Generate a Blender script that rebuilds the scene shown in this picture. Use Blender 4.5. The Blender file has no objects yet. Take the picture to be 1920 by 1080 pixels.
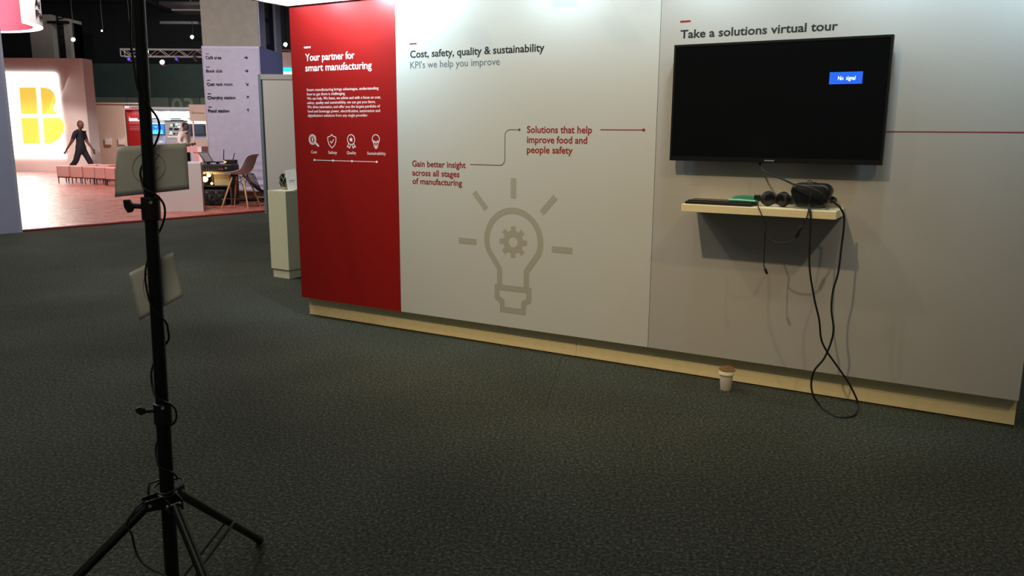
import bpy, bmesh, math, random
from mathutils import Vector, Matrix
random.seed(7)
S = bpy.context.scene
COL = S.collection

# ------------------------------------------------------------------ camera
FPX, PITCH, ROLL, CAMH = 1506.8, 10.972, 0.37, 1.5
cam_d = bpy.data.cameras.new('camera')
cam_d.sensor_width = 36.0
cam_d.lens = 36.0 * FPX / 1920.0
cam_d.clip_start, cam_d.clip_end = 0.05, 300
cam = bpy.data.objects.new('camera', cam_d)
COL.objects.link(cam)
_p, _r = math.radians(PITCH), math.radians(ROLL)
FW = Vector((0, math.cos(_p), -math.sin(_p)))
_ri, _up = Vector((1, 0, 0)), Vector((1, 0, 0)).cross(FW)
RI = _ri * math.cos(_r) + _up * math.sin(_r)
UP = _up * math.cos(_r) - _ri * math.sin(_r)
M3 = Matrix((RI, UP, -FW)).transposed()
cam.matrix_world = Matrix.Translation((0, 0, CAMH)) @ M3.to_4x4()
S.camera = cam

# ------------------------------------------------------------------ world, view
W = bpy.data.worlds.new('hall_ambient')
S.world = W
W.use_nodes = True
W.node_tree.nodes['Background'].inputs[0].default_value = (0.95, 0.92, 0.86, 1)
W.node_tree.nodes['Background'].inputs[1].default_value = 0.09
S.view_settings.view_transform = 'Standard'
S.view_settings.look = 'None'
S.view_settings.gamma = 1.0
S.view_settings.use_curve_mapping = False
S.view_settings.exposure = 0.0

# the booth wall frame: u along the wall, y out of the wall (negative = towards us), z up
YAW, DW = math.radians(30.12), 4.731
CW, SW = math.cos(YAW), math.sin(YAW)
def WL(u, y, z=0.0):
    v = y + DW
    return Vector((u * CW + v * SW, -u * SW + v * CW, z))
def at(px, py, Y):
    """point of the place seen at photo pixel (px,py) at forward distance Y"""
    d = FW * FPX + RI * (px - 960) + UP * (540 - py)
    t = Y / d.y
    return Vector((d.x * t, Y, CAMH + d.z * t))

# hall lights (high flood lamps under the dark ceiling) and added fill spots
def spot(name, loc, target, energy, color, angle, blend, size):
    l = bpy.data.lights.new(name, 'SPOT')
    l.energy, l.color, l.spot_size, l.spot_blend, l.shadow_soft_size = energy, color, math.radians(angle), blend, size
    o = bpy.data.objects.new(name, l)
    COL.objects.link(o)
    o.location = loc
    o.rotation_euler = (Vector(target) - Vector(loc)).to_track_quat('-Z', 'Y').to_euler()
    return o
def area(name, loc, target, energy, color, sx, sy):
    l = bpy.data.lights.new(name, 'AREA')
    l.shape = 'RECTANGLE'
    l.energy, l.color, l.size, l.size_y = energy, color, sx, sy
    o = bpy.data.objects.new(name, l)
    COL.objects.link(o)
    o.location = loc
    o.rotation_euler = (Vector(target) - Vector(loc)).to_track_quat('-Z', 'Y').to_euler()
    return o
spot('hall_or_fill_flood', WL(-2.4, -5.2, 6.4), WL(-2.4, 0, 1.7), 980, (1.0, 0.78, 0.46), 46, 1.0, 0.10)
spot('hall_or_fill_flood', WL(-6.0, -3.6, 7.2), WL(-2.8, 0, 1.9), 330, (1.0, 0.79, 0.46), 42, 1.0, 0.10)
spot('hall_or_fill_flood', WL(3.0, -4.6, 6.6), WL(-0.5, 0, 1.5), 330, (1.0, 0.75, 0.42), 46, 1.0, 0.10)
spot('hall_or_fill_flood', WL(-9.5, -4.0, 7.0), WL(-6.3, 1.2, 0.4), 760, (1.0, 0.87, 0.64), 30, 1.0, 0.10)  # added fill spot that brightens the pedestal and the partition behind it
spot('hall_or_fill_flood', (-10.5, 9.0, 7.5), (-12.5, 20, 4.6), 900, (1.0, 0.97, 0.95), 30, 1.0, 0.10)  # added fill spot that brightens the hanging ring sign
area('hall_light', (-1.5, -1.5, 8.6), (-1.2, 1.5, 0), 130, (1.0, 0.92, 0.70), 5, 5)
area('hall_light', (-6.5, 8.5, 9.0), (-6.0, 9.5, 0), 560, (0.98, 0.98, 0.94), 5, 5)
area('hall_light', (-12, 36, 9.0), (-12, 44, 0), 1300, (0.92, 0.98, 0.95), 8, 5)

# ------------------------------------------------------------------ materials
def s2l(c):
    return tuple(((v / 255.0) / 12.92 if v <= 10 else (((v / 255.0) + 0.055) / 1.055) ** 2.4) for v in c[:3])
MATS = {}
def mat(name, rgb, rough=0.6, metal=0.0, var=0.06, scale=30.0, bump=0.0, bscale=None, spec=0.5, emit=0.0, coat=0.0, detail=3.0):
    if name in MATS: return MATS[name]
    m = bpy.data.materials.new(name)
    m.use_nodes = True
    nt = m.node_tree
    b = nt.nodes['Principled BSDF']
    c = s2l(rgb)
    tc = nt.nodes.new('ShaderNodeTexCoord')
    n = nt.nodes.new('ShaderNodeTexNoise')
    n.inputs['Scale'].default_value = scale
    n.inputs['Detail'].default_value = detail
    nt.links.new(tc.outputs['Object'], n.inputs['Vector'])
    r = nt.nodes.new('ShaderNodeValToRGB')
    r.color_ramp.elements[0].position, r.color_ramp.elements[1].position = 0.3, 0.7
    r.color_ramp.elements[0].color = tuple(v * (1 - var) for v in c) + (1,)
    r.color_ramp.elements[1].color = tuple(min(1, v * (1 + var)) for v in c) + (1,)
    nt.links.new(n.outputs['Fac'], r.inputs['Fac'])
    nt.links.new(r.outputs['Color'], b.inputs['Base Color'])
    b.inputs['Roughness'].default_value = rough
    b.inputs['Metallic'].default_value = metal
    b.inputs['Specular IOR Level'].default_value = spec
    b.inputs['Coat Weight'].default_value = coat
    if emit > 0:
        nt.links.new(r.outputs['Color'], b.inputs['Emission Color'])
        b.inputs['Emission Strength'].default_value = emit
    if bump > 0:
        n2 = n
        if bscale:
            n2 = nt.nodes.new('ShaderNodeTexNoise')
            n2.inputs['Scale'].default_value = bscale
            n2.inputs['Detail'].default_value = detail
            nt.links.new(tc.outputs['Object'], n2.inputs['Vector'])
        bp = nt.nodes.new('ShaderNodeBump')
        bp.inputs['Strength'].default_value = bump
        bp.inputs['Distance'].default_value = 0.01
        nt.links.new(n2.outputs['Fac'], bp.inputs['Height'])
        nt.links.new(bp.outputs['Normal'], b.inputs['Normal'])
    MATS[name] = m
    return m

def carpet_mat():
    m = bpy.data.materials.new('carpet')
    m.use_nodes = True
    nt = m.node_tree
    b = nt.nodes['Principled BSDF']
    tc = nt.nodes.new('ShaderNodeTexCoord')
    def noise(sc, det=4):
        n = nt.nodes.new('ShaderNodeTexNoise')
        n.inputs['Scale'].default_value = sc
        n.inputs['Detail'].default_value = det
        nt.links.new(tc.outputs['Object'], n.inputs['Vector'])
        return n
    fine, mid, big = noise(260), noise(70), noise(0.9)
    r = nt.nodes.new('ShaderNodeValToRGB')
    e = r.color_ramp.elements
    e[0].position, e[1].position = 0.38, 0.66
    e[0].color = s2l((32, 34, 29)) + (1,)
    e[1].color = s2l((122, 124, 112)) + (1,)
    k = r.color_ramp.elements.new(0.52); k.color = s2l((63, 66, 58)) + (1,)
    mx = nt.nodes.new('ShaderNodeMix'); mx.data_type = 'FLOAT'
    mx.inputs[0].default_value = 0.45
    nt.links.new(fine.outputs['Fac'], mx.inputs[2]); nt.links.new(mid.outputs['Fac'], mx.inputs[3])
    nt.links.new(mx.outputs[0], r.inputs['Fac'])
    mc = nt.nodes.new('ShaderNodeMix'); mc.data_type = 'RGBA'; mc.blend_type = 'MULTIPLY'
    mc.inputs[0].default_value = 1.0
    r2 = nt.nodes.new('ShaderNodeValToRGB')
    r2.color_ramp.elements[0].position, r2.color_ramp.elements[1].position = 0.3, 0.75
    r2.color_ramp.elements[0].color = (0.72, 0.72, 0.70, 1); r2.color_ramp.elements[1].color = (1.1, 1.12, 1.1, 1)
    nt.links.new(big.outputs['Fac'], r2.inputs['Fac'])
    nt.links.new(r.outputs['Color'], mc.inputs[6]); nt.links.new(r2.outputs['Color'], mc.inputs[7])
    nt.links.new(mc.outputs[2], b.inputs['Base Color'])
    b.inputs['Roughness'].default_value = 0.95
    b.inputs['Specular IOR Level'].default_value = 0.15
    bp = nt.nodes.new('ShaderNodeBump')
    bp.inputs['Strength'].default_value = 0.65; bp.inputs['Distance'].default_value = 0.006
    nt.links.new(mx.outputs[0], bp.inputs['Height']); nt.links.new(bp.outputs['Normal'], b.inputs['Normal'])
    return m
M_CARPET = carpet_mat()
M_RED = mat('red_print', (146, 22, 20), 0.42, var=0.02, scale=200, spec=0.3)
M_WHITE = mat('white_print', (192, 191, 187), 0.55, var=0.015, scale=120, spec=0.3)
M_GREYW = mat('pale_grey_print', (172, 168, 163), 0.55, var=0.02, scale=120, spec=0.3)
M_CREAM = mat('cream_plinth', (234, 217, 172), 0.55, var=0.04, scale=20)
M_FRAME = mat('white_frame', (236, 238, 238), 0.45, var=0.02)
M_TXTW = mat('white_ink', (244, 238, 234), 0.6, var=0.01)
M_TXTB = mat('dark_ink', (10, 17, 23), 0.6, var=0.02)
M_TXTG = mat('grey_ink', (84, 100, 108), 0.6, var=0.02)
M_TXTR = mat('red_ink', (136, 16, 20), 0.6, var=0.02)
M_LINE = mat('maroon_line', (104, 66, 66), 0.6, var=0.02)
M_BULB = mat('taupe_print', (166, 161, 148), 0.55, var=0.02, scale=120)
M_TV = mat('tv_black', (10, 10, 11), 0.35, var=0.05)
M_SCREEN = mat('tv_glass', (5, 7, 7), 0.16, var=0.03, spec=0.35)
M_BLACK = mat('black_plastic', (14, 15, 16), 0.45, var=0.1, scale=60, bump=0.05)
M_BLKGLOSS = mat('black_gloss', (12, 14, 15), 0.22, var=0.1)
M_CABLE = mat('black_rubber', (12, 12, 12), 0.55, var=0.1)
M_POLE = mat('black_powder_coat', (9, 10, 11), 0.42, var=0.1, scale=90, spec=0.4)
M_STEEL = mat('steel', (176, 178, 178), 0.4, metal=0.45, var=0.05)
M_PAPER = mat('paper', (232, 228, 214), 0.8, var=0.03, scale=25, bump=0.12)
M_PENCIL = mat('pencil', (168, 164, 151), 0.8, var=0.05)
M_SHELF = mat('white_laminate', (238, 224, 182), 0.45, var=0.02)
M_LAV = mat('lavender_cloth', (188, 178, 196), 0.85, var=0.05, scale=8, bump=0.2)
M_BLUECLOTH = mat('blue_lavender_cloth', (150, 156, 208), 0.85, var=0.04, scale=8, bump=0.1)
M_CONC = mat('concrete', (150, 140, 128), 0.8, var=0.08, scale=6, bump=0.1)
M_CEIL = mat('ceiling_black', (16, 19, 24), 0.9, var=0.2, scale=3)
M_DARK = mat('dark_steel', (34, 38, 44), 0.6, var=0.2, scale=5)
M_PINKWALL = mat('pink_white_wall', (244, 226, 220), 0.6, var=0.02)
M_BEIGE = mat('beige_wall', (212, 190, 172), 0.6, var=0.02)
M_LEATHER = mat('pink_leatherette', (242, 182, 172), 0.4, var=0.04)
M_SKIN = mat('skin', (104, 66, 52), 0.55, var=0.06)
M_BLKCLOTH = mat('black_cloth', (26, 24, 32), 0.85, var=0.12, scale=40)
M_SHIRT = mat('white_shirt', (236, 222, 214), 0.8, var=0.05, scale=12, bump=0.2)
M_HAIR = mat('black_hair', (12, 12, 14), 0.6, var=0.2)
M_WOOD = mat('beech', (196, 146, 96), 0.5, var=0.15, scale=18)
M_CHAIR = mat('warm_grey_shell', (228, 226, 232), 0.45, var=0.02)
M_ALU = mat('aluminium', (150, 160, 170), 0.4, metal=0.7, var=0.05)

def platform_mat():
    m = bpy.data.materials.new('pink_film_floor')
    m.use_nodes = True
    nt = m.node_tree
    b = nt.nodes['Principled BSDF']
    tc = nt.nodes.new('ShaderNodeTexCoord')
    n = nt.nodes.new('ShaderNodeTexNoise'); n.inputs['Scale'].default_value = 3.5; n.inputs['Detail'].default_value = 6; n.inputs['Roughness'].default_value = 0.7
    nt.links.new(tc.outputs['Object'], n.inputs['Vector'])
    r = nt.nodes.new('ShaderNodeValToRGB')
    r.color_ramp.elements[0].position, r.color_ramp.elements[1].position = 0.35, 0.65
    r.color_ramp.elements[0].color = s2l((196, 92, 84)) + (1,); r.color_ramp.elements[1].color = s2l((224, 140, 122)) + (1,)
    nt.links.new(n.outputs['Fac'], r.inputs['Fac']); nt.links.new(r.outputs['Color'], b.inputs['Base Color'])
    b.inputs['Roughness'].default_value = 0.22
    b.inputs['Specular IOR Level'].default_value = 0.6
    n2 = nt.nodes.new('ShaderNodeTexNoise'); n2.inputs['Scale'].default_value = 13; n2.inputs['Detail'].default_value = 8; n2.inputs['Roughness'].default_value = 0.75
    nt.links.new(tc.outputs['Object'], n2.inputs['Vector'])
    bp = nt.nodes.new('ShaderNodeBump'); bp.inputs['Strength'].default_value = 0.8; bp.inputs['Distance'].default_value = 0.09
    nt.links.new(n2.outputs['Fac'], bp.inputs['Height']); nt.links.new(bp.outputs['Normal'], b.inputs['Normal'])
    return m
M_PLAT = platform_mat()
def glow(name, rgb, strength): return mat(name, rgb, 0.5, var=0.01, emit=strength)

# ------------------------------------------------------------------ mesh helpers
class MB:
    def __init__(s): s.v, s.f = [], []
    def add(s, vs, fs):
        o = len(s.v)
        s.v += [tuple(v) for v in vs]
        s.f += [tuple(i + o for i in f) for f in fs]
        return s
    def box(s, x0, x1, y0, y1, z0, z1):
        vs = [(x, y, z) for x in (x0, x1) for y in (y0, y1) for z in (z0, z1)]
        return s.add(vs, [(0, 1, 3, 2), (4, 6, 7, 5), (0, 4, 5, 1), (2, 3, 7, 6), (0, 2, 6, 4), (1, 5, 7, 3)])
    def tube(s, pts, r, seg=8, cap=True):
        pts = [Vector(p) for p in pts]
        rs = r if isinstance(r, (list, tuple)) else [r] * len(pts)
        rings, ref = [], None
        for i, p in enumerate(pts):
            t = (pts[min(i + 1, len(pts) - 1)] - pts[max(i - 1, 0)])
            t = t.normalized() if t.length > 1e-9 else Vector((0, 0, 1))
            if ref is None:
                ref = t.orthogonal().normalized()
            else:
                ref = (ref - t * ref.dot(t))
                ref = ref.normalized() if ref.length > 1e-6 else t.orthogonal().normalized()
            b = t.cross(ref)
            rings.append([p + (ref * math.cos(2 * math.pi * k / seg) + b * math.sin(2 * math.pi * k / seg)) * rs[i] for k in range(seg)])
        vs = [v for rg in rings for v in rg]
        fs = [(i * seg + k, i * seg + (k + 1) % seg, (i + 1) * seg + (k + 1) % seg, (i + 1) * seg + k) for i in range(len(rings) - 1) for k in range(seg)]
        if cap:
            fs.append(tuple(range(seg - 1, -1, -1)))
            fs.append(tuple((len(rings) - 1) * seg + k for k in range(seg)))
        return s.add(vs, fs)
    def cyl(s, a, b, r, r2=None, seg=16):
        return s.tube([a, b], [r, r if r2 is None else r2], seg)
    def lathe(s, prof, c=(0, 0, 0), seg=24):
        vs = [(c[0] + r * math.cos(2 * math.pi * k / seg), c[1] + r * math.sin(2 * math.pi * k / seg), c[2] + z) for r, z in prof for k in range(seg)]
        n = len(prof)
        fs = [(i * seg + k, i * seg + (k + 1) % seg, (i + 1) * seg + (k + 1) % seg, (i + 1) * seg + k) for i in range(n - 1) for k in range(seg)]
        return s.add(vs, fs)
    def sphere(s, c, r, seg=14, rings=8):
        rx, ry, rz = r if isinstance(r, (list, tuple)) else (r, r, r)
        vs = [(c[0], c[1], c[2] - rz)]
        for i in range(1, rings):
            a = -math.pi / 2 + math.pi * i / rings
            vs += [(c[0] + rx * math.cos(a) * math.cos(2 * math.pi * k / seg), c[1] + ry * math.cos(a) * math.sin(2 * math.pi * k / seg), c[2] + rz * math.sin(a)) for k in range(seg)]
        vs.append((c[0], c[1], c[2] + rz))
        fs = [(0, 1 + (k + 1) % seg, 1 + k) for k in range(seg)]
        for i in range(rings - 2):
            fs += [(1 + i * seg + k, 1 + i * seg + (k + 1) % seg, 1 + (i + 1) * seg + (k + 1) % seg, 1 + (i + 1) * seg + k) for k in range(seg)]
        L = len(vs) - 1; o = 1 + (rings - 2) * seg
        fs += [(o + k, o + (k + 1) % seg, L) for k in range(seg)]
        return s.add(vs, fs)
    def plate(s, poly, y0, y1):
        """outline in the (x,z) plane, thick from y0 to y1"""
        n = len(poly)
        vs = [(x, y0, z) for x, z in poly] + [(x, y1, z) for x, z in poly]
        fs = [tuple(range(n)), tuple(range(2 * n - 1, n - 1, -1))]
        fs += [(i, i + n, (i + 1) % n + n, (i + 1) % n) for i in range(n)]
        return s.add(vs, fs)
    def stroke(s, path, w, y0, y1, closed=False):
        """a drawn line of width w in the (x,z) plane"""
        P = [Vector(p) for p in path]
        n = len(P)
        Lf, Rt = [], []
        for i in range(n):
            a = P[(i - 1) % n] if (closed or i > 0) else P[i]
            b = P[(i + 1) % n] if (closed or i < n - 1) else P[i]
            d0 = (P[i] - a).normalized() if (P[i] - a).length > 1e-9 else (b - P[i]).normalized()
            d1 = (b - P[i]).normalized() if (b - P[i]).length > 1e-9 else d0
            n0, n1 = Vector((-d0.y, d0.x)), Vector((-d1.y, d1.x))
            m = (n0 + n1)
            m = m.normalized() if m.length > 1e-6 else n0
            k = min(1 / max(0.3, m.dot(n0)), 2.0)
            Lf.append(P[i] + m * w / 2 * k); Rt.append(P[i] - m * w / 2 * k)
        vs = []
        for i in range(n):
            for q in (Lf[i], Rt[i]):
                vs += [(q.x, y0, q.y), (q.x, y1, q.y)]
        fs = []
        for i in range(n if closed else n - 1):
            a, b = 4 * i, 4 * ((i + 1) % n)
            fs += [(a, a + 2, b + 2, b), (a + 1, b + 1, b + 3, a + 3), (a, b, b + 1, a + 1), (a + 2, a + 3, b + 3, b + 2)]
        if not closed:
            e = 4 * (n - 1)
            fs += [(0, 1, 3, 2), (e, e + 2, e + 3, e + 1)]
        return s.add(vs, fs)
    def xf(s, M):
        s.v = [tuple(M @ Vector(v)) for v in s.v]
        return s
    def mesh(s, name, material, smooth=False):
        me = bpy.data.meshes.new(name)
        me.from_pydata(s.v, [], s.f)
        me.materials.append(material)
        bm = bmesh.new(); bm.from_mesh(me)
        bmesh.ops.recalc_face_normals(bm, faces=bm.faces)
        bm.to_mesh(me); bm.free()
        if smooth:
            for p in me.polygons: p.use_smooth = True
            try: me.set_sharp_from_angle(angle=math.radians(40))
            except Exception: pass
        return me
    def build(s, name, material, parent=None, loc=None, rz=0.0, smooth=False, bevel=0.0):
        o = bpy.data.objects.new(name, s.mesh(name, material, smooth))
        COL.objects.link(o)
        if parent is not None: o.parent = parent
        if loc is not None: o.location = loc
        if rz: o.rotation_euler = (0, 0, rz)
        if bevel:
            b = o.modifiers.new('bevel', 'BEVEL'); b.width = bevel; b.segments = 2; b.limit_method = 'ANGLE'
        return o
def tag(o, label=None, cat=None, group=None, kind=None):
    if label: o['label'] = label
    if cat: o['category'] = cat
    if group: o['group'] = group
    if kind: o['kind'] = kind
    return o
def empty(name, loc=(0, 0, 0), rz=0.0):
    o = bpy.data.objects.new(name, None)
    COL.objects.link(o)
    o.location = loc; o.rotation_euler = (0, 0, rz); o.empty_display_size = 0.1
    return o
def copy_tree(o, parent=None):
    c = o.copy(); COL.objects.link(c); c.parent = parent
    for ch in list(o.children): copy_tree(ch, c)
    return c
def B(*a): return MB().box(*a)
def circ(cx, cz, r, n=24, a0=0.0, a1=2 * math.pi, rz=None):
    rz = r if rz is None else rz
    full = abs(a1 - a0 - 2 * math.pi) < 1e-6
    k = n if full else n + 1
    return [(cx + r * math.cos(a0 + (a1 - a0) * i / n), cz + rz * math.sin(a0 + (a1 - a0) * i / n)) for i in range(k)]
def smooth_path(pts, n=6):
    P = [Vector(p) for p in pts]
    out = []
    for i in range(len(P) - 1):
        p0, p1, p2, p3 = P[max(i - 1, 0)], P[i], P[i + 1], P[min(i + 2, len(P) - 1)]
        for k in range(n):
            t = k / n
            out.append(0.5 * ((2 * p1) + (p2 - p0) * t + (2 * p0 - 5 * p1 + 4 * p2 - p3) * t * t + (3 * p1 - p0 - 3 * p2 + p3) * t ** 3))
    out.append(P[-1])
    return out

_cap = {}
def text_data(body, bold, ext, res=3):
    cu = bpy.data.curves.new('lettering', 'FONT')
    cu.body = body; cu.size = 1.0; cu.offset = bold; cu.extrude = ext; cu.resolution_u = res
    ob = bpy.data.objects.new('lettering', cu)
    COL.objects.link(ob)
    bpy.context.view_layer.update()
    dg = bpy.context.evaluated_depsgraph_get()
    me = bpy.data.meshes.new_from_object(ob.evaluated_get(dg))
    bpy.data.objects.remove(ob); bpy.data.curves.remove(cu)
    return me
def lettering(body, u0, z0, width, cap, material, parent, y=0.0, bold=0.0, name='lettering', thick=0.0008, rot=0.0):
    """printed words: baseline start (u0,z0), total width, capital height; stands just proud of plane y, read from -y"""
    if bold not in _cap:
        h = text_data('H', bold, 0.0)
        _cap[bold] = max(v.co.y for v in h.vertices)
        bpy.data.meshes.remove(h)
    me = text_data(body, bold, 1.0)
    xs = [v.co.x for v in me.vertices]
    x0, x1 = min(xs), max(xs)
    sx, sz = width / (x1 - x0), cap / _cap[bold]
    cr, sr = math.cos(rot), math.sin(rot)
    for v in me.vertices:
        x, z = (v.co.x - x0) * sx, v.co.y * sz
        v.co = (u0 + x * cr - z * sr, y - thick * 0.5 - v.co.z * thick * 0.5, z0 + x * sr + z * cr)
    me.materials.clear(); me.materials.append(material)
    o = bpy.data.objects.new(name, me)
    COL.objects.link(o)
    o.parent = parent
    return o

# ================================================================== THE HALL
# floor: dark carpet laid in three wide sheets over a slab
fl = B(-46, 26, -7, 60, -0.06, -0.012).build('floor', M_DARK)
tag(fl, 'dark grey green carpeted exhibition hall floor', None, kind='structure')
SA = math.radians(22.0) - YAW                   # direction of the carpet seams
s0 = WL(-1.97, -0.95)
for x0, x1, y0, y1 in ((-46, 26, -9, -0.001), (-46, -0.001, 0.001, 56), (0.001, 30, 0.001, 56)):
    B(x0, x1, y0, y1, -0.012, 0.0).build('carpet_sheet', M_CARPET, fl, loc=(s0.x, s0.y, 0), rz=SA)

# ceiling, black, with dark steel beams and ducts
ce = B(-46, 26, -7, 60, 9.5, 9.7).build('ceiling', M_CEIL)
tag(ce, 'black exhibition hall ceiling high above', None, kind='structure')
for i, yy in enumerate((20, 25, 30, 35, 40, 45)):
    m = MB()
    m.box(-44, 24, yy - 0.07, yy + 0.07, 8.9, 9.02).box(-44, 24, yy - 0.07, yy + 0.07, 8.3, 8.4)
    for k in range(-42, 24, 2):
        m.tube([(k, yy, 8.4), (k + 1, yy, 8.95), (k + 2, yy, 8.4)], 0.035, 4)
    m.build('roof_beam', M_DARK, ce)
for k, xx in enumerate((-16, -10.5, -5.5)):
    MB().cyl((xx, 10, 8.0), (xx - 3, 46, 8.0), 0.10, seg=8).build('ceiling_pipe', M_DARK, ce)
for px, py, Y in ((352, 13, 34), (345, 48, 40), (372, 24, 36)):
    p = at(px, py, Y)
    B(p.x - 0.9, p.x + 0.9, Y - 0.6, Y + 0.6, p.z, p.z + 0.12).build('ceiling_panel', mat('duct_grey', (44, 48, 52), 0.6), ce)

# back wall of the hall: dark drape above, grey panels with a big hall number below
YB = 48.0
wb = B(-46, 26, YB, YB + 0.3, 0, 9.5).build('wall_back', M_CEIL)
tag(wb, 'far back wall of the hall, dark green above grey panels', None, kind='structure')
zt, zm = at(280, 120, YB).z, at(280, 182, YB).z
B(-46, 10, YB - 0.12, YB, zm, zt).build('drape', mat('dark_green_drape', (64, 78, 73), 0.9, var=0.1, scale=2), wb)
M_HALLG = mat('hall_grey_panel', (122, 126, 116), 0.8, var=0.05, scale=2)
M_HALLD = mat('hall_dark_grey_panel', (96, 100, 88), 0.8, var=0.05, scale=2)
edges = [at(px, 195, YB).x for px in (-120, 60, 150, 239, 318, 376, 470, 560)]
for i in range(len(edges) - 1):
    B(edges[i] + 0.02, edges[i + 1] - 0.02, YB - 0.06, YB, 0.0, zm).build('wall_panel', M_HALLD if i == 4 else M_HALLG, wb)
n0, n1, nz0, nz1 = at(322, 200, YB - .06), at(363, 200, YB - .06), at(340, 214, YB).z, at(340, 184, YB).z
lettering('03', n0.x, nz0, n1.x - n0.x, nz1 - nz0, mat('hall_number', (140, 146, 132), 0.8), wb, y=YB - 0.06, bold=0.02, thick=0.03, name='hall_number')

# ================================================================== OUR BOOTH WALL
RW = -YAW
UL, UR, US1, US2, ZB, ZT = -4.742, 0.275, -3.718, -1.74, 0.158, 2.432
wall = empty('wall_front', WL(0, 0, 0), RW)
tag(wall, 'exhibition booth wall with a red panel and pale printed panels', None, kind='structure')
g = 0.0015
pr = B(UL, US1 - g, 0, 0.05, ZB, ZT).build('panel', M_RED, wall); pr['label'] = 'red printed panel at the left end'
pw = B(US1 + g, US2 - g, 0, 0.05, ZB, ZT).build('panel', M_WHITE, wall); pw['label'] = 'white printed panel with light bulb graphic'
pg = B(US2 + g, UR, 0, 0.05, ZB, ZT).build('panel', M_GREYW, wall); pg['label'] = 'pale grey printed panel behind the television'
B(UL + 0.002, UR - 0.002, 0.0505, 0.30, ZB, ZT).build('wall_core', M_FRAME, wall)
for a, b_ in ((-4.72, -2.2735), (-2.2715, 0.272)):
    B(a, b_, 0.06, 0.28, 0.007, ZB + 0.002).build('plinth', M_CREAM, wall)
B(-4.71, 0.262, 0.064, 0.27, 0.0, 0.007).build('plinth_gap_shade', M_TV, wall)  # black strip standing in for the shade in the gap under the plinth
# white header frame along the top and out into the booth
B(UL - 0.02, UR + 0.02, -0.03, 0.32, ZT + 0.004, ZT + 0.20).build('header_beam', M_FRAME, wall)
B(UL - 0.02, UL + 0.012, -4.2, -0.031, ZT + 0.004, ZT + 0.20).build('header_beam', M_FRAME, wall)
YP = 0.0
def dash(parent, u0, u1, z, h, m): return MB().plate([(u0, z - h / 2), (u1, z - h / 2), (u1, z + h / 2), (u0, z + h / 2)], -0.0009, 0.0).build('accent_dash', m, parent)
dash(pr, -4.602, -4.535, 2.127, 0.012, M_TXTW)
lettering('Your partner for', -4.594, 2.027, 0.492, 0.053, M_TXTW, pr, bold=0.013)
lettering('smart manufacturing', -4.598, 1.950, 0.656, 0.053, M_TXTW, pr, bold=0.013)
para = [('Smart manufacturing brings advantages, understanding', .709), ('how to get there is challenging.', .389),
        ('We can help. We listen, we advise and with a focus on cost,', .728), ('safety, quality and sustainability, we can get you there.', .678),
        ('We drive innovation, and offer you the largest portfolio of', .719), ('food and beverage power, electrification, automation and', .718),
        ('digitalization solutions from any single provider.', .601)]
for i, (t, w) in enumerate(para):
    lettering(t, -4.592, 1.801 - 0.0323 * i, w, 0.0200, M_TXTW, pr, bold=-0.003)
# icons on the red panel
def icon(name, paths, w=0.0055):
    m = MB()
    for p, cl in paths: m.stroke(p, w, -0.0009, 0.0, cl)
    return m.build(name, M_TXTW, pr)
icon('magnifier_icon', [(circ(-4.554, 1.434, 0.036, 24, rz=0.038), True), (circ(-4.554, 1.434, 0.026, 20, rz=0.028), True),
     ([(-4.531, 1.408), (-4.495, 1.380), (-4.489, 1.386), (-4.525, 1.416)], True)], 0.005)
lettering('$', -4.562, 1.423, 0.017, 0.026, M_TXTW, pr, bold=0.02)
icon('shield_icon', [([(-4.353, 1.474), (-4.340, 1.462), (-4.311, 1.453), (-4.312, 1.425), (-4.325, 1.394), (-4.353, 1.372), (-4.381, 1.394), (-4.394, 1.425), (-4.395, 1.453), (-4.366, 1.462)], True),
     ([(-4.371, 1.423), (-4.357, 1.409), (-4.333, 1.437)], False)])
icon('ribbon_icon', [(circ(-4.160, 1.437, 0.036, 24, rz=0.037), True),
     ([(-4.185, 1.406), (-4.200, 1.382), (-4.186, 1.384), (-4.177, 1.373), (-4.166, 1.398)], False),
     ([(-4.135, 1.406), (-4.118, 1.382), (-4.132, 1.384), (-4.141, 1.373), (-4.152, 1.398)], False)])
MB().plate([(-4.160 + (0.020 if k % 2 == 0 else 0.009) * math.sin(k * math.pi / 5), 1.437 + (0.020 if k % 2 == 0 else 0.009) * math.cos(k * math.pi / 5)) for k in range(10)], -0.0009, 0).build('star_icon', M_TXTW, pr)
icon('bulb_icon', [([(-3.937, 1.392), (-3.939, 1.408)] + circ(-3.920, 1.442, 0.034, 16, math.radians(-40), math.radians(220))[::-1] + [(-3.901, 1.408), (-3.903, 1.392)], False),
     ([(-3.938, 1.391), (-3.902, 1.391)], False), ([(-3.936, 1.383), (-3.904, 1.383)], False), ([(-3.930, 1.375), (-3.910, 1.375)], False),
     ([(-3.920, 1.393), (-3.920, 1.425)], False), ([(-3.920, 1.420), (-3.940, 1.432), (-3.938, 1.420)], True), ([(-3.920, 1.420), (-3.900, 1.432), (-3.902, 1.420)], True)], 0.005)
for t, u0, u1, z in (('Cost', -4.573, -4.512, 1.3275), ('Safety', -4.393, -4.306, 1.3265), ('Quality', -4.206, -4.114, 1.328), ('Sustainability', -4.005, -3.829, 1.328)):
    lettering(t, u0, z, u1 - u0, 0.022, M_TXTW, pr, bold=-0.002)
m = MB().stroke([(-4.542, 1.276), (-3.917, 1.276)], 0.0045, -0.0009, 0)
for u in (-4.542, -4.349, -4.158, -3.917): m.plate(circ(u, 1.276, 0.0085, 14), -0.0012, 0)
m.build('timeline', M_TXTW, pr)
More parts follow.
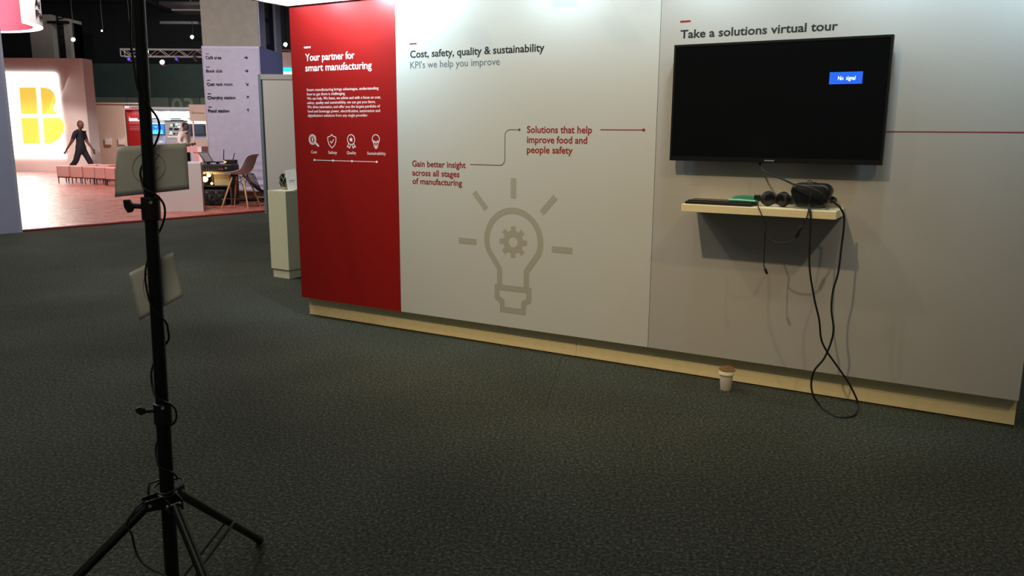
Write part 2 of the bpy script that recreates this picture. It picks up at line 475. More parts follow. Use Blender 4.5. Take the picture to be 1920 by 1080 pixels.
# white panel print
dash(pw, -3.593, -3.532, 2.1065, 0.010, M_TXTR)
lettering('Cost, safety, quality & sustainability', -3.590, 2.012, 1.075, 0.049, M_TXTB, pw, bold=0.018)
lettering("KPI's we help you improve", -3.591, 1.939, 0.741, 0.046, M_TXTG, pw, bold=0.0)
for t, u0, z, w in (('Solutions that help', -2.638, 1.497, .471), ('improve food and', -2.637, 1.4315, .438), ('people safety', -2.637, 1.3665, .337)):
    lettering(t, u0, z, w, 0.044, M_TXTR, pw, bold=0.016)
for t, u0, z, w in (('Gain better insight', -3.588, 1.2525, .463), ('across all stages', -3.589, 1.188, .412), ('of manufacturing', -3.588, 1.1275, .433)):
    lettering(t, u0, z, w, 0.042, M_TXTR, pw, bold=0.016)
m = MB().stroke([(-3.085, 1.2785), (-2.847, 1.2785)] + circ(-2.847, 1.3185, 0.04, 8, -math.pi / 2, 0) + circ(-2.767, 1.4765, 0.04, 8, math.pi, math.pi / 2) + [(-2.700, 1.5165)], 0.0045, -0.0009, 0)
m.plate(circ(-2.696, 1.5165, 0.0085, 14), -0.0012, 0)
m.build('connector_line', M_LINE, pw)
m = MB().stroke([(-2.110, 1.5185), (-1.822, 1.5185)], 0.0055, -0.0009, 0)
m.plate(circ(-1.821, 1.5185, 0.009, 14), -0.0012, 0)
m.build('connector_line', M_TXTR, pw)
bw = 0.041
for a, b_ in (((-2.739, 1.196), (-2.738, 1.062)), ((-3.055, 1.089), (-2.955, .978)), ((-2.419, 1.084), (-2.521, .973)), ((-3.187, .741), (-3.037, .741)), ((-2.439, .736), (-2.287, .736))):
    MB().stroke([a, b_], bw, -0.0009, 0).build('ray_graphic', M_BULB, pw)
path = [(-2.845, .455), (-2.845, .566), (-2.934, .690)] + circ(-2.738, .765, .2125, 36, math.radians(192), math.radians(-12)) + [(-2.542, .690), (-2.632, .566), (-2.632, .455)]
MB().stroke(path, bw, -0.0009, 0).build('bulb_graphic', M_BULB, pw)
MB().stroke([(-2.866, .437), (-2.610, .437), (-2.611, .366), (-2.650, .340), (-2.654, .281), (-2.822, .281), (-2.825, .340), (-2.865, .362)], bw * .96, -0.0009, 0, True).build('bulb_base_graphic', M_BULB, pw)
m = MB().stroke(circ(-2.738, .762, .0575, 32), .043, -0.0009, 0, True)
for k in range(8):
    a = k * math.pi / 4
    m.stroke([(-2.738 + .07 * math.cos(a), .762 + .07 * math.sin(a)), (-2.738 + .108 * math.cos(a), .762 + .108 * math.sin(a))], .036, -0.0008, 0)
m.build('gear_graphic', M_BULB, pw)
# pale panel print
dash(pg, -1.620, -1.558, 2.1395, 0.011, M_TXTR)
lettering('Take a solutions virtual tour', -1.615, 2.046, 0.867, 0.046, M_TXTB, pg, bold=0.022)
MB().stroke([(-1.50, 1.5165), (UR - 0.001, 1.515)], 0.0055, -0.0009, 0).build('connector_line', mat('dark_red_line', (142, 40, 46), 0.6), pg)

# arm spotlights clipped on the header (above the frame of the photo); each carries its own lamp
LAMPS = [(-4.52, 22), (-4.00, 66), (-3.30, 14), (-2.38, 18), (-1.42, 18), (-0.50, 22), (0.36, 36)]  # leftmost one is added to brighten the beam end and red corner
for i, (u, e) in enumerate(LAMPS):
    L = empty('arm_spotlight', WL(u, 0, 0), RW)
    tag(L, ['added arm spotlight at the left end above the red panel', 'arm spotlight above the right half of the red panel', 'arm spotlight above the heading about cost and safety', 'arm spotlight above the light bulb graphic',
            'arm spotlight above the left half of the television', 'arm spotlight above the right half of the television', 'arm spotlight at the right end of the booth wall'][i], 'spotlight', 'arm spotlights on the booth header')
    MB().tube([(0, 0.1, ZT + 0.21), (0, -0.05, ZT + 0.30), (0, -0.30, ZT + 0.27), (0, -0.35, ZT + 0.17)], 0.009, 8).box(-0.03, 0.03, 0.06, 0.14, ZT + 0.204, ZT + 0.23).build('arm', M_FRAME, L)
    MB().box(-0.08, 0.08, -0.40, -0.30, ZT + 0.155, ZT + 0.185).build('lamp_head', M_FRAME, L, bevel=0.006)
    lo = spot('lamp_light', (0, 0, 0), (0, 0.1, -1), e, (0.62, 0.87, 1.0), 150, 0.6, 0.04)
    lo.parent = L
    lo.location = (0, -0.34, ZT + 0.11)
    lo.rotation_euler = Vector((0, 0.45, -0.28)).to_track_quat('-Z', 'Y').to_euler()

# ------------------------------------------------------------------ television
tv = empty('television', WL(-1.04, 0, 0), RW)
tag(tv, 'large black flat television showing a blue no signal box', 'television')
tx0, tx1, tz0, tz1 = -0.578, 0.578, 1.342, 2.000
B(tx0, tx1, -0.085, -0.045, tz0, tz1).build('casing', M_TV, tv, bevel=0.004)
B(tx0 + 0.12, tx1 - 0.12, -0.046, -0.012, tz0 + 0.1, tz1 - 0.1).build('rear_housing', M_TV, tv, bevel=0.008)
B(-0.2, 0.2, -0.013, -0.0005, 1.55, 1.80).build('wall_mount', M_DARK, tv)
scr = B(tx0 + 0.012, tx1 - 0.012, -0.0868, -0.0845, tz0 + 0.026, tz1 - 0.012).build('screen', M_SCREEN, tv)
m = MB().box(tx0, tx0 + 0.012, -0.09, -0.084, tz0, tz1).box(tx1 - 0.012, tx1, -0.09, -0.084, tz0, tz1).box(tx0 + 0.012, tx1 - 0.012, -0.09, -0.084, tz1 - 0.012, tz1).box(tx0 + 0.012, tx1 - 0.012, -0.09, -0.084, tz0, tz0 + 0.026)
bez = m.build('bezel', M_TV, tv)
sg = B(0.283, 0.446, -0.0874, -0.0866, 1.760, 1.822).build('signal_box', glow('blue_message', (20, 84, 208), 0.85), scr)
sg['label'] = 'bright blue message box reading No signal'
lettering('No  signal', 0.326, 1.781, 0.086, 0.020, glow('white_message', (235, 245, 255), 1.3), scr, y=-0.0874, bold=0.008, thick=0.0005)
B(-0.028, 0.027, -0.0906, -0.09, tz0 + 0.008, tz0 + 0.015).build('maker_mark', mat('dull_silver', (120, 122, 122), 0.5), bez)
MB().tube([(-0.06, -0.04, tz0 - 0.006), (-0.06, -0.04, tz0 + 0.02)], 0.006, 8).build('cable_socket', M_TV, tv)

# ------------------------------------------------------------------ wall shelf
sh = empty('floating_shelf', WL(-1.055, 0, 0), RW)
tag(sh, 'white floating wall shelf under the television', 'shelf')
SZ = 1.105
B(-0.415, 0.415, -0.28, -0.0005, SZ - 0.042, SZ).build('board', M_SHELF, sh, bevel=0.002)
B(-0.36, 0.36, -0.06, -0.0005, SZ - 0.036, SZ - 0.0425).build('fixing_rail', M_STEEL, sh)

# keyboard
kb = empty('keyboard', WL(-1.275, -0.165, SZ), RW)
tag(kb, 'slim black keyboard lying at the left end of the shelf', 'keyboard')
MB().plate([(-0.190, 0.006), (-0.180, 0.001), (0.185, 0.001), (0.192, 0.006), (0.185, 0.018), (-0.176, 0.018)], -0.085, 0.085).box(-0.15, 0.15, 0.05, 0.07, 0.0, 0.004).build('body', M_BLACK, kb, bevel=0.003)
m = MB()
for r in range(5):
    for k in range(17):
        x, y = -0.172 + k * 0.0208, -0.072 + r * 0.030
        m.box(x, x + 0.017, y, y + 0.024, 0.0175, 0.0225)
tag(m.build('keys', M_BLKGLOSS, kb), kind='stuff')

# green folded wallet on the keyboard
gw = empty('folded_wallet', WL(-1.146, -0.150, SZ + 0.0225), RW)
tag(gw, 'green folded plastic wallet lying on the keyboard', 'wallet')
M_GREEN = mat('green_plastic', (26, 108, 78), 0.4, var=0.08, scale=14)
M_MINT = mat('mint_fold', (96, 196, 160), 0.35, var=0.05, scale=14)
ov = []
n = 10
m = MB()
vs, fs = [], []
for i in range(n + 1):
    t = i / n
    x = -0.075 + 0.15 * t
    zc = 0.010 + 0.010 * math.sin(math.pi * t) - 0.006 * t
    vs += [(x + 0.006, -0.045, zc), (x, 0.06, zc + 0.012), (x, 0.06, zc + 0.006), (x + 0.006, -0.045, zc - 0.008)]
for i in range(n):
    a = 4 * i; b_ = a + 4
    fs += [(a, a + 1, b_ + 1, b_), (a + 1, a + 2, b_ + 2, b_ + 1), (a + 2, a + 3, b_ + 3, b_ + 2), (a + 3, a, b_, b_ + 3)]
fs += [(0, 3, 2, 1), (4 * n, 4 * n + 1, 4 * n + 2, 4 * n + 3)]
m.add(vs, fs).build('cover', M_GREEN, gw, smooth=True)
MB().tube([(-0.078, -0.048, 0.007), (-0.02, -0.049, 0.008), (0.07, -0.047, 0.006)], [0.006, 0.007, 0.005], 8).build('fold', M_MINT, gw, smooth=True)

# headphones
hp = empty('headphones', WL(-0.985, -0.155, SZ), RW)
tag(hp, 'black over ear headphones lying between the keyboard and the headset', 'headphones')
M_PAD = mat('dark_brown_leather', (30, 24, 24), 0.5, var=0.15, scale=40, bump=0.1)
for sgn, cx in ((-1, -0.030), (1, 0.048)):
    M = Matrix.Translation((cx, 0, 0.043)) @ Matrix.Rotation(math.radians(90 - sgn * 28), 4, 'Z') @ Matrix.Rotation(math.pi / 2, 4, 'Y')
    c = MB().lathe([(0.0, -0.022), (0.020, -0.024), (0.036, -0.018), (0.041, -0.004), (0.042, 0.006), (0.036, 0.018), (0.022, 0.020), (0.016, 0.012), (0.0, 0.011)], seg=24).xf(M)
    ec = c.build('ear_cup', M_PAD, hp, smooth=True)
    MB().lathe([(0.0, -0.0255), (0.016, -0.0250), (0.026, -0.0225), (0.027, -0.020), (0.0, -0.019)], seg=20).xf(M).build('cup_cover', M_BLKGLOSS, ec, smooth=True)
MB().tube(smooth_path([(-0.062, 0.0, 0.045), (-0.095, 0.01, 0.05), (-0.110, 0.06, 0.035), (-0.06, 0.12, 0.018), (0.02, 0.130, 0.014), (0.09, 0.11, 0.018), (0.128, 0.05, 0.035), (0.115, 0.005, 0.045), (0.080, 0.0, 0.043)]), 0.009, 8).build('headband', M_BLACK, hp, smooth=True)
MB().box(-0.108, -0.075, -0.012, 0.012, 0.030, 0.062).build('yoke', M_BLACK, hp, bevel=0.004)
MB().box(0.080, 0.122, -0.012, 0.012, 0.026, 0.060).build('yoke', M_BLACK, hp, bevel=0.004)

# virtual reality headset
vr = empty('virtual_reality_headset', WL(-0.785, -0.150, SZ), RW)
tag(vr, 'black virtual reality headset standing at the right end of the shelf', 'headset')
def rsq(w, h, r, n=6, flat=0.0):
    out = []
    for cx, cz, a0 in ((w - r, h - r, 0), (-w + r, h - r, 90), (-w + r + flat, -h + r, 180), (w - r - flat, -h + r, 270)):
        out += [(cx + r * math.cos(math.radians(a0 + 90 * k / n)), cz + r * math.sin(math.radians(a0 + 90 * k / n))) for k in range(n + 1)]
    return out
def loft(secs):
    """secs: list of (y, outline[(x,z)])"""
    m = MB(); vs = []; k = len(secs[0][1])
    for y, o in secs: vs += [(x, y, z) for x, z in o]
    fs = [(i * k + j, i * k + (j + 1) % k, (i + 1) * k + (j + 1) % k, (i + 1) * k + j) for i in range(len(secs) - 1) for j in range(k)]
    fs += [tuple(range(k)), tuple((len(secs) - 1) * k + j for j in range(k))]
    return m.add(vs, fs)
def sec(sc, dz=0.0, w=0.102, h=0.064): return [(x * sc, z * sc + 0.072 + dz) for x, z in rsq(w, h, 0.045, flat=0.012)]
loft([(-0.085, sec(0.86)), (-0.083, sec(0.92)), (-0.074, sec(0.985)), (-0.055, sec(1.03)), (0.0, sec(1.03)), (0.02, sec(0.98))]).build('visor', mat('visor_black', (13, 16, 17), 0.38, var=0.2, scale=25, bump=0.1), vr, smooth=True)
loft([(0.02, sec(0.95)), (0.045, sec(0.97)), (0.07, sec(0.92))]).build('face_cushion', M_PAD, vr, smooth=True)
B(-0.022, 0.012, -0.07, 0.02, 0.131, 0.141).build('strap_clip', M_BLACK, vr, bevel=0.003)
MB().tube(smooth_path([(-0.1, 0.01, 0.06), (-0.118, 0.05, 0.05), (-0.09, 0.10, 0.035), (0, 0.128, 0.03), (0.09, 0.10, 0.035), (0.108, 0.05, 0.05), (0.1, 0.01, 0.06)]), 0.010, 8).build('head_strap', M_BLACK, vr, smooth=True)
MB().tube(smooth_path([(-0.020, -0.060, 0.120), (-0.020, -0.060, 0.146), (-0.010, -0.058, 0.154), (0.0, -0.058, 0.146), (0.002, -0.075, 0.115), (0.004, -0.093, 0.06), (0.004, -0.095, 0.030)]), 0.0025, 6).build('cable_loop', M_CABLE, vr, smooth=True)
MB().plate([(-0.075, 0.0), (0.09, 0.0), (0.075, 0.010), (-0.06, 0.010)], -0.075, 0.06).build('nose_flap', mat('clear_grey_plastic', (150, 160, 156), 0.3), vr)

# the long black cord: television -> over the headset -> floor loop -> headset
cord = [(-1.099, -.060, 1.337), (-1.070, -.100, 1.303), (-1.031, -.140, 1.285), (-.926, -.250, 1.262), (-.858, -.275, 1.237), (-.777, -.300, 1.225), (-.717, -.300, 1.197),
        (-.660, -.250, 1.150), (-.634, -.20, 1.120), (-.617, -.16, 1.074), (-.613, -.16, 1.004), (-.615, -.17, .919), (-.619, -.18, .775), (-.636, -.19, .673), (-.635, -.20, .572),
        (-.616, -.20, .471), (-.623, -.20, .390), (-.650, -.21, .298), (-.695, -.21, .222), (-.707, -.20, .140), (-.690, -.195, .070), (-.655, -.185, .022), (-.620, -.209, .005), (-.569, -.268, .005), (-.522, -.278, .005),
        (-.482, -.235, .005), (-.462, -.19, .022), (-.463, -.16, .05), (-.479, -.155, .092), (-.525, -.165, .175), (-.592, -.185, .269), (-.639, -.210, .340), (-.671, -.225, .409), (-.685, -.25, .517), (-.715, -.27, .635),
        (-.749, -.29, .808), (-.758, -.292, .979), (-.763, -.295, 1.085), (-.772, -.285, 1.118), (-.780, -.252, 1.128), (-.785, -.236, 1.134)]
oc = empty('power_cord', WL(0, 0, 0), RW)
tag(oc, 'long black cord hanging from the television past the shelf into a loop on the floor', 'cord')
MB().tube(smooth_path(cord, 5), 0.0054, 8).build('cable', M_CABLE, oc, smooth=True)
hpc = empty('headphone_cable', WL(0, 0, 0), RW)
tag(hpc, 'thin black headphone cable with dangling plug under the shelf', 'cable')
MB().tube(smooth_path([(-1.060, -.205, 1.128), (-1.048, -.255, 1.118), (-1.038, -.284, 1.110), (-1.020, -.288, 1.077), (-.989, -.290, 1.006), (-.991, -.290, .960), (-.989, -.29, .875), (-.987, -.29, .802), (-.980, -.29, .779)]), 0.0030, 6).build('cable', M_CABLE, hpc, smooth=True)
MB().tube(smooth_path([(-.991, -.29, .960), (-.968, -.29, .938), (-.922, -.29, .924), (-.869, -.29, .928), (-.835, -.29, .948), (-.828, -.29, .960)]), 0.0030, 6).build('cable', M_CABLE, hpc, smooth=True)
MB().tube(smooth_path([(-.805, -.29, 1.021), (-.784, -.29, 1.065), (-.777, -.288, 1.102), (-.782, -.270, 1.125), (-.786, -.244, 1.130)]), 0.0030, 6).build('cable', M_CABLE, hpc, smooth=True)
MB().tube([(-.829, -.29, .956), (-.825, -.29, .968), (-.808, -.29, 1.014), (-.804, -.29, 1.024)], [.004, .0085, .008, .004], 8).build('plug', M_BLACK, hpc, smooth=True)
pl = MB().tube([(-.981, -.29, .782), (-.978, -.29, .775), (-.968, -.29, .752), (-.966, -.29, .748)], [.004, .0078, .007, .004], 8).build('plug', M_BLACK, hpc, smooth=True)
MB().tube([(-.966, -.29, .748), (-.960, -.29, .735)], .0018, 6).build('plug_tip', M_STEEL, pl)
MB().tube([(-.990, -.29, .980), (-.991, -.29, .955)], [.003, .005], 8).build('splitter', M_BLACK, hpc)

# paper cup
cu = empty('paper_cup', WL(-1.200, -0.115, 0), RW)
tag(cu, 'white paper coffee cup with lid standing by the plinth', 'cup')
M_CUP = mat('white_card', (226, 216, 206), 0.6, var=0.03, scale=60)
MB().lathe([(0.0, 0.006), (0.028, 0.004), (0.029, 0.0), (0.0305, 0.002), (0.040, 0.102), (0.0, 0.102)], seg=28).build('cup_body', M_CUP, cu, smooth=True)
MB().lathe([(0.0405, 0.094), (0.0445, 0.096), (0.0450, 0.104), (0.0425, 0.106), (0.043, 0.112), (0.040, 0.118), (0.036, 0.116), (0.034, 0.109), (0.0, 0.108)], seg=28).build('lid', mat('ivory_plastic', (232, 222, 186), 0.4), cu, smooth=True)
nk = MB().add([(-0.048, -0.006, 0.127), (-0.022, -0.030, 0.119), (0.030, -0.028, 0.120), (0.054, 0.004, 0.125), (0.026, 0.03, 0.136), (0.004, 0.034, 0.142), (-0.03, 0.026, 0.136), (-0.002, 0.0, 0.133), (0.014, -0.012, 0.128)],
     [(0, 1, 8, 7), (1, 2, 8), (2, 3, 8), (3, 4, 7, 8), (4, 5, 7), (5, 6, 7), (6, 0, 7)]).build('crumpled_napkin', mat('brown_kraft', (112, 78, 40), 0.8, var=0.2, scale=50), cu)
sm = nk.modifiers.new('thick', 'SOLIDIFY'); sm.thickness = 0.002
# scrap of tape on the plinth
# ================================================================== TRIPOD STAND
PX, PY = -0.962, 2.10
lean = Vector((0.021, 0, 1)).normalized()
def pole_at(z): return Vector((PX + 0.021 * (z - 0.49), PY, z))
ts = empty('tripod_stand', (PX, PY, 0))
tag(ts, 'tall black telescopic tripod stand in the foreground', 'tripod')
O = Vector((PX, PY, 0))
def loc(p): return Vector(p) - O
MB().cyl(loc(pole_at(0.09)), loc(pole_at(0.75)), 0.0190, seg=20).build('lower_tube', M_POLE, ts, smooth=True)
MB().cyl(loc(pole_at(0.74)), loc(pole_at(1.30)), 0.0170, seg=20).build('middle_tube', M_POLE, ts, smooth=True)
MB().cyl(loc(pole_at(1.29)), loc(pole_at(2.15)), 0.0148, seg=20).build('upper_tube', M_POLE, ts, smooth=True)
for z, r in ((0.735, 0.0235), (1.296, 0.0235)):
    MB().cyl(loc(pole_at(z - 0.028)), loc(pole_at(z + 0.032)), r, seg=20).build('clamp_collar', M_BLACK, ts, bevel=0.003)
    p = loc(pole_at(z + (0.012 if z < 1 else 0.008)))
    kn = MB().tube([p + Vector((-0.018, -0.008, 0)), p + Vector((-0.040, -0.016, 0.002))], 0.0065, 10).build('clamp_knob', M_BLACK, ts)
    q = p + Vector((-0.040, -0.016, 0.002))
    MB().plate([(-0.022, 0.016), (-0.006, 0.017), (0.001, 0.006), (0.004, -0.004), (-0.002, -0.016), (-0.012, -0.018), (-0.020, -0.004)] if z > 1 else [(-0.026, 0.006), (-0.012, 0.012), (0.0, 0.008), (0.0, -0.008), (-0.012, -0.012), (-0.024, -0.004)], -0.006, 0.006).xf(Matrix.Translation(q)).build('wing', M_BLACK, kn, bevel=0.002)
    MB().cyl(p + Vector((0.01, -0.018, 0.012)), p + Vector((0.012, -0.026, 0.012)), 0.004, seg=8).build('bolt', M_STEEL, ts)
hubz = 0.485
MB().cyl(loc(pole_at(hubz - 0.025)), loc(pole_at(hubz + 0.018)), 0.027, seg=20).build('hub', M_BLACK, ts, bevel=0.003)
MB().cyl(loc(pole_at(0.165)), loc(pole_at(0.205)), 0.027, seg=20).build('brace_collar', M_BLACK, ts, bevel=0.003)
R0 = 0.64
for az in (87, 87 + 131, 87 - 134):
    d = Vector((math.cos(math.radians(az)), math.sin(math.radians(az)), 0))
    sd = Vector((-d.y, d.x, 0))
    h0 = loc(pole_at(hubz)) + d * 0.052
    ft = loc((PX, PY, 0)) + d * R0 + Vector((0, 0, 0.014))
    lg = MB().tube([h0 + Vector((0, 0, -0.004)), ft], 0.0128, 14).build('leg', M_POLE, ts, smooth=True)
    dr = (ft - h0).normalized()
    MB().tube([ft - dr * 0.03, ft + dr * 0.004], 0.0155, 14).build('rubber_foot', M_BLACK, lg, smooth=True)
    for s_ in (-1, 1):
        m = MB()
        a = loc(pole_at(hubz)) + d * 0.018 + sd * 0.016 * s_
        b_ = h0 + sd * 0.016 * s_ + d * 0.012
        m.add([a + Vector((0, 0, .018)), a + Vector((0, 0, -.020)), b_ + Vector((0, 0, -.016)), b_ + Vector((0, 0, .014)),
               a + sd * .003 * s_ + Vector((0, 0, .018)), a + sd * .003 * s_ + Vector((0, 0, -.020)), b_ + sd * .003 * s_ + Vector((0, 0, -.016)), b_ + sd * .003 * s_ + Vector((0, 0, .014))],
              [(0, 1, 2, 3), (7, 6, 5, 4), (0, 4, 5, 1), (1, 5, 6, 2), (2, 6, 7, 3), (3, 7, 4, 0)])
        m.build('leg_bracket', M_BLACK, ts)
    MB().cyl(h0 - sd * 0.022 + Vector((0, 0, 0)), h0 + sd * 0.022, 0.0045, seg=8).build('bolt', M_STEEL, ts)
    mid = h0 + (ft - h0) * 0.58
    for s_ in (-1, 1):
        MB().tube([mid + sd * 0.016 * s_, loc(pole_at(0.185)) + d * 0.03 + sd * 0.016 * s_], 0.0058, 6).build('brace', M_POLE, ts)
    MB().cyl(mid - sd * 0.021, mid + sd * 0.021, 0.0035, seg=8).build('bolt', M_STEEL, ts)
# cable wound round the stand
pts = []
def wind(z, ang, r):
    c_ = loc(pole_at(z)); return (c_.x + r * math.cos(math.radians(ang)), c_.y + r * math.sin(math.radians(ang)), z)
for z, a, r in ((2.12, 200, .019), (1.95, 185, .019), (1.80, 180, .022), (1.72, 178, .027), (1.66, 190, .020), (1.60, 250, .019), (1.56, 320, .019), (1.53, 360, .030), (1.50, 370, .032), (1.47, 380, .022), (1.44, 460, .018), (1.40, 540, .020), (1.37, 560, .018), (1.35, 620, .020), (1.335, 690, .024), (1.31, 720, .034), (1.28, 722, .035), (1.25, 730, .024), (1.21, 820, .022),
                (1.15, 890, .022), (1.10, 920, .023), (1.04, 985, .022), (0.995, 1070, .024), (.97, 1085, .026), (.94, 1110, .024), (.90, 1200, .022), (.86, 1260, .023), (.82, 1280, .022), (.79, 1340, .023), (.76, 1430, .030), (.735, 1445, .036), (.71, 1450, .030), (.68, 1540, .022), (.65, 1610, .023), (.62, 1640, .023), (.59, 1690, .023), (.565, 1780, .024), (.55, 1800, .028), (.54, 1820, .025), (.53, 1920, .028),
                (.52, 2000, .036), (.512, 2080, .030), (.525, 2160, .042), (.535, 2210, .036), (.53, 2330, .045), (.515, 2345, .050), (.49, 2353, .052)):
    pts.append(wind(z, a, r))
az = math.radians(87 + 131); dL = Vector((math.cos(az), math.sin(az), 0))
for t, up, out in ((0.03, .02, 0), (.07, .018, 0), (.105, .014, .006)):
    h0 = loc(pole_at(hubz)) + dL * .052; ft = dL * R0
    p = h0 + (ft - h0) * t + Vector((0, 0, up)); pts.append(tuple(p + Vector((out, -out, 0))))
for p in ((at(247, 1002, 2.02)), (at(253, 1028, 2.02)), (at(264, 1052, 2.01)), (at(285, 1068, 2.0)), (at(312, 1082, 1.99)), (at(350, 1130, 1.95))):
    pts.append(tuple(loc(p)))
pts.append((0.10, -0.25, 0.004)); pts.append((0.3, -0.4, 0.004))
wc = empty('wound_cable', (PX, PY, 0))
tag(wc, 'thin black cable wound around the tripod stand', 'cable')
MB().tube(smooth_path(pts, 6), 0.0030, 6).build('cable', M_CABLE, wc, smooth=True)

# paper sheets taped to the stand, hand drawn circle with a bolt on each
def sheet(name, label, corners, nx, ny, bulge, draw):
    """corners: (x,z) TL, TR, BR, BL at Y behind the pole"""
    e = empty(name, (PX, PY, 0)); tag(e, label, 'paper sheet', 'paper signs on the tripod')
    TL, TR, BR, BL = [Vector(c_) for c_ in corners]
    def P(s_, t_):
        q = (TL * (1 - s_) + TR * s_) * (1 - t_) + (BL * (1 - s_) + BR * s_) * t_
        y = 0.018 + bulge(s_, t_)
        return Vector((q.x - PX, y, q.y))
    vs = [P(i / nx, j / ny) for j in range(ny + 1) for i in range(nx + 1)]
    fs = [(j * (nx + 1) + i, j * (nx + 1) + i + 1, (j + 1) * (nx + 1) + i + 1, (j + 1) * (nx + 1) + i) for j in range(ny) for i in range(nx)]
    o = MB().add(vs, fs).build('page', M_PAPER, e, smooth=True)
    sm_ = o.modifiers.new('thick', 'SOLIDIFY'); sm_.thickness = 0.0004
    for path, closed, w in draw:
        mm = MB()
        pp = path + ([path[0]] if closed else [])
        pts_ = []
        for a, b_ in zip(pp[:-1], pp[1:]):
            for k in range(4):
                t = k / 4; q = P(a[0] + (b_[0] - a[0]) * t, a[1] + (b_[1] - a[1]) * t); pts_.append(q + Vector((0, -0.0006, 0)))
        q = P(*pp[-1]); pts_.append(q + Vector((0, -0.0006, 0)))
        mm.tube(pts_, w, 5).build('pencil_line', M_PENCIL, e)
    return e
crc = [(0.485 + 0.225 * math.cos(2 * math.pi * k / 28), 0.46 + 0.315 * math.sin(2 * math.pi * k / 28)) for k in range(28)]
sheet('paper_sign', 'landscape paper sheet with pencil circle, upper one on the tripod', ((-1.038, 1.456), (-0.851, 1.467), (-0.852, 1.347), (-1.050, 1.325)), 14, 8,
      lambda s_, t_: 0.010 * (abs(s_ - .5) * 2) ** 2 + (0.05 * max(0, .12 - s_) * max(0, .5 - t_) * 4), [(crc, True, 0.0009), ([(0.64, 0.20), (0.38, 0.70)], False, 0.0011), ([(0.62, 0.46), (0.53, 0.62), (0.57, 0.50), (0.50, 0.66)], False, 0.0010)])
crc2 = [(0.46 + 0.20 * math.cos(2 * math.pi * k / 28), 0.5 + 0.33 * math.sin(2 * math.pi * k / 28)) for k in range(28)]
sheet('paper_sign', 'tilted paper sheet with pencil circle, lower one on the tripod', ((-1.031, 1.121), (-0.909, 1.179), (-0.892, 1.058), (-1.013, 0.990)), 12, 10,
      lambda s_, t_: 0.014 * (abs(s_ - .5) * 2) ** 2 + 0.012 * math.sin(math.pi * t_) * (s_ - .4), [(crc2, True, 0.0009), ([(0.35, 0.35), (0.42, 0.6)], False, 0.001)])

# ================================================================== PEDESTAL BEHIND OUR WALL
p0 = at(543, 523, 8.15)
ped = empty('display_pedestal', (-2.294, 8.150, 0), math.radians(-32))
tag(ped, 'cream display pedestal on a recessed base beside the red panel', 'pedestal')
M_PED = mat('cream_lacquer', (226, 220, 190), 0.5, var=0.02)
# front corner at the origin: faces run back-left and back-right
B(-0.262, 0.0, 0.0, 0.40, 0.092, 0.888).build('body', M_PED, ped, loc=(0.015, -0.015, 0), bevel=0.002)
B(-0.262, 0.0, 0.0, 0.40, 0.888, 0.900).build('top', mat('cream_top', (236, 232, 212), 0.4), ped, loc=(0.015, -0.015, 0))
B(-0.235, 0.0, 0.0, 0.36, 0.0, 0.092).build('base', M_PED, ped, loc=(0.0, 0.0, 0))
va = empty('patterned_vase', (-2.366, 8.41, 0.900))
tag(va, 'small black vase with silver line pattern on the pedestal', 'vase')
MB().lathe([(0.0, 0.0), (0.030, 0.0), (0.034, 0.008), (0.052, 0.045), (0.060, 0.085), (0.056, 0.125), (0.042, 0.160), (0.036, 0.160), (0.050, 0.122), (0.052, 0.085), (0.044, 0.045), (0.0, 0.02)], seg=28).build('body', mat('black_glass', (20, 20, 20), 0.15), va, smooth=True)
m = MB()
for k in range(8):
    for s_ in (-1, 1):
        pts_ = []
        for i in range(9):
            t = i / 8; z = 0.015 + 0.13 * t
            r = [0.037, 0.045, 0.052, 0.057, 0.060, 0.0605, 0.059, 0.055, 0.050][i] + 0.001
            a = k * math.pi / 4 + s_ * t * 1.2
            pts_.append((r * math.cos(a), r * math.sin(a), z))
        m.tube(pts_, 0.0022, 5)
tag(m.build('pattern_lines', mat('silver_line', (186, 178, 150), 0.3, metal=0.6), va), kind='stuff')
MB().lathe([(0.031, 0.0), (0.036, 0.002), (0.045, 0.026), (0.043, 0.027), (0.034, 0.008)], seg=28).build('foot', mat('silver_gold', (190, 180, 140), 0.3, metal=0.6), va, smooth=True)
cd = empty('card_stand', (-2.245, 8.27, 0.902))
tag(cd, 'white leaning card sign on the pedestal in front of the vase', 'card')
B(-0.058, 0.058, -0.003, 0.0, 0.0, 0.215).xf(Matrix.Shear('XZ', 4, (0, 0)) if False else Matrix.Rotation(math.radians(-10), 4, 'Y') @ Matrix.Rotation(math.radians(-12), 4, 'X')).build('card', mat('white_card_sign', (236, 238, 240), 0.5), cd)
B(-0.03, 0.03, -0.0038, -0.003, 0.098, 0.104).xf(Matrix.Rotation(math.radians(-10), 4, 'Y') @ Matrix.Rotation(math.radians(-12), 4, 'X')).build('caption', mat('caption_grey', (90, 92, 94), 0.6), cd)
B(-0.034, 0.034, -0.0038, -0.003, 0.082, 0.084).xf(Matrix.Rotation(math.radians(-10), 4, 'Y') @ Matrix.Rotation(math.radians(-12), 4, 'X')).build('caption', mat('caption_grey', (90, 92, 94), 0.6), cd)
B(-0.03, 0.03, 0.0, 0.09, 0.0, 0.004).build('foot', M_BLACK, cd)
bk = MB().box(-0.05, 0.05, -0.03, 0.03, 0.0, 0.165).build('display_box', mat('dark_green_glass', (50, 62, 56), 0.2), None, loc=(-2.118, 8.40, 0.900), rz=math.radians(-32), bevel=0.004)
tag(bk, 'dark green box half hidden behind the red panel on the pedestal', 'box')

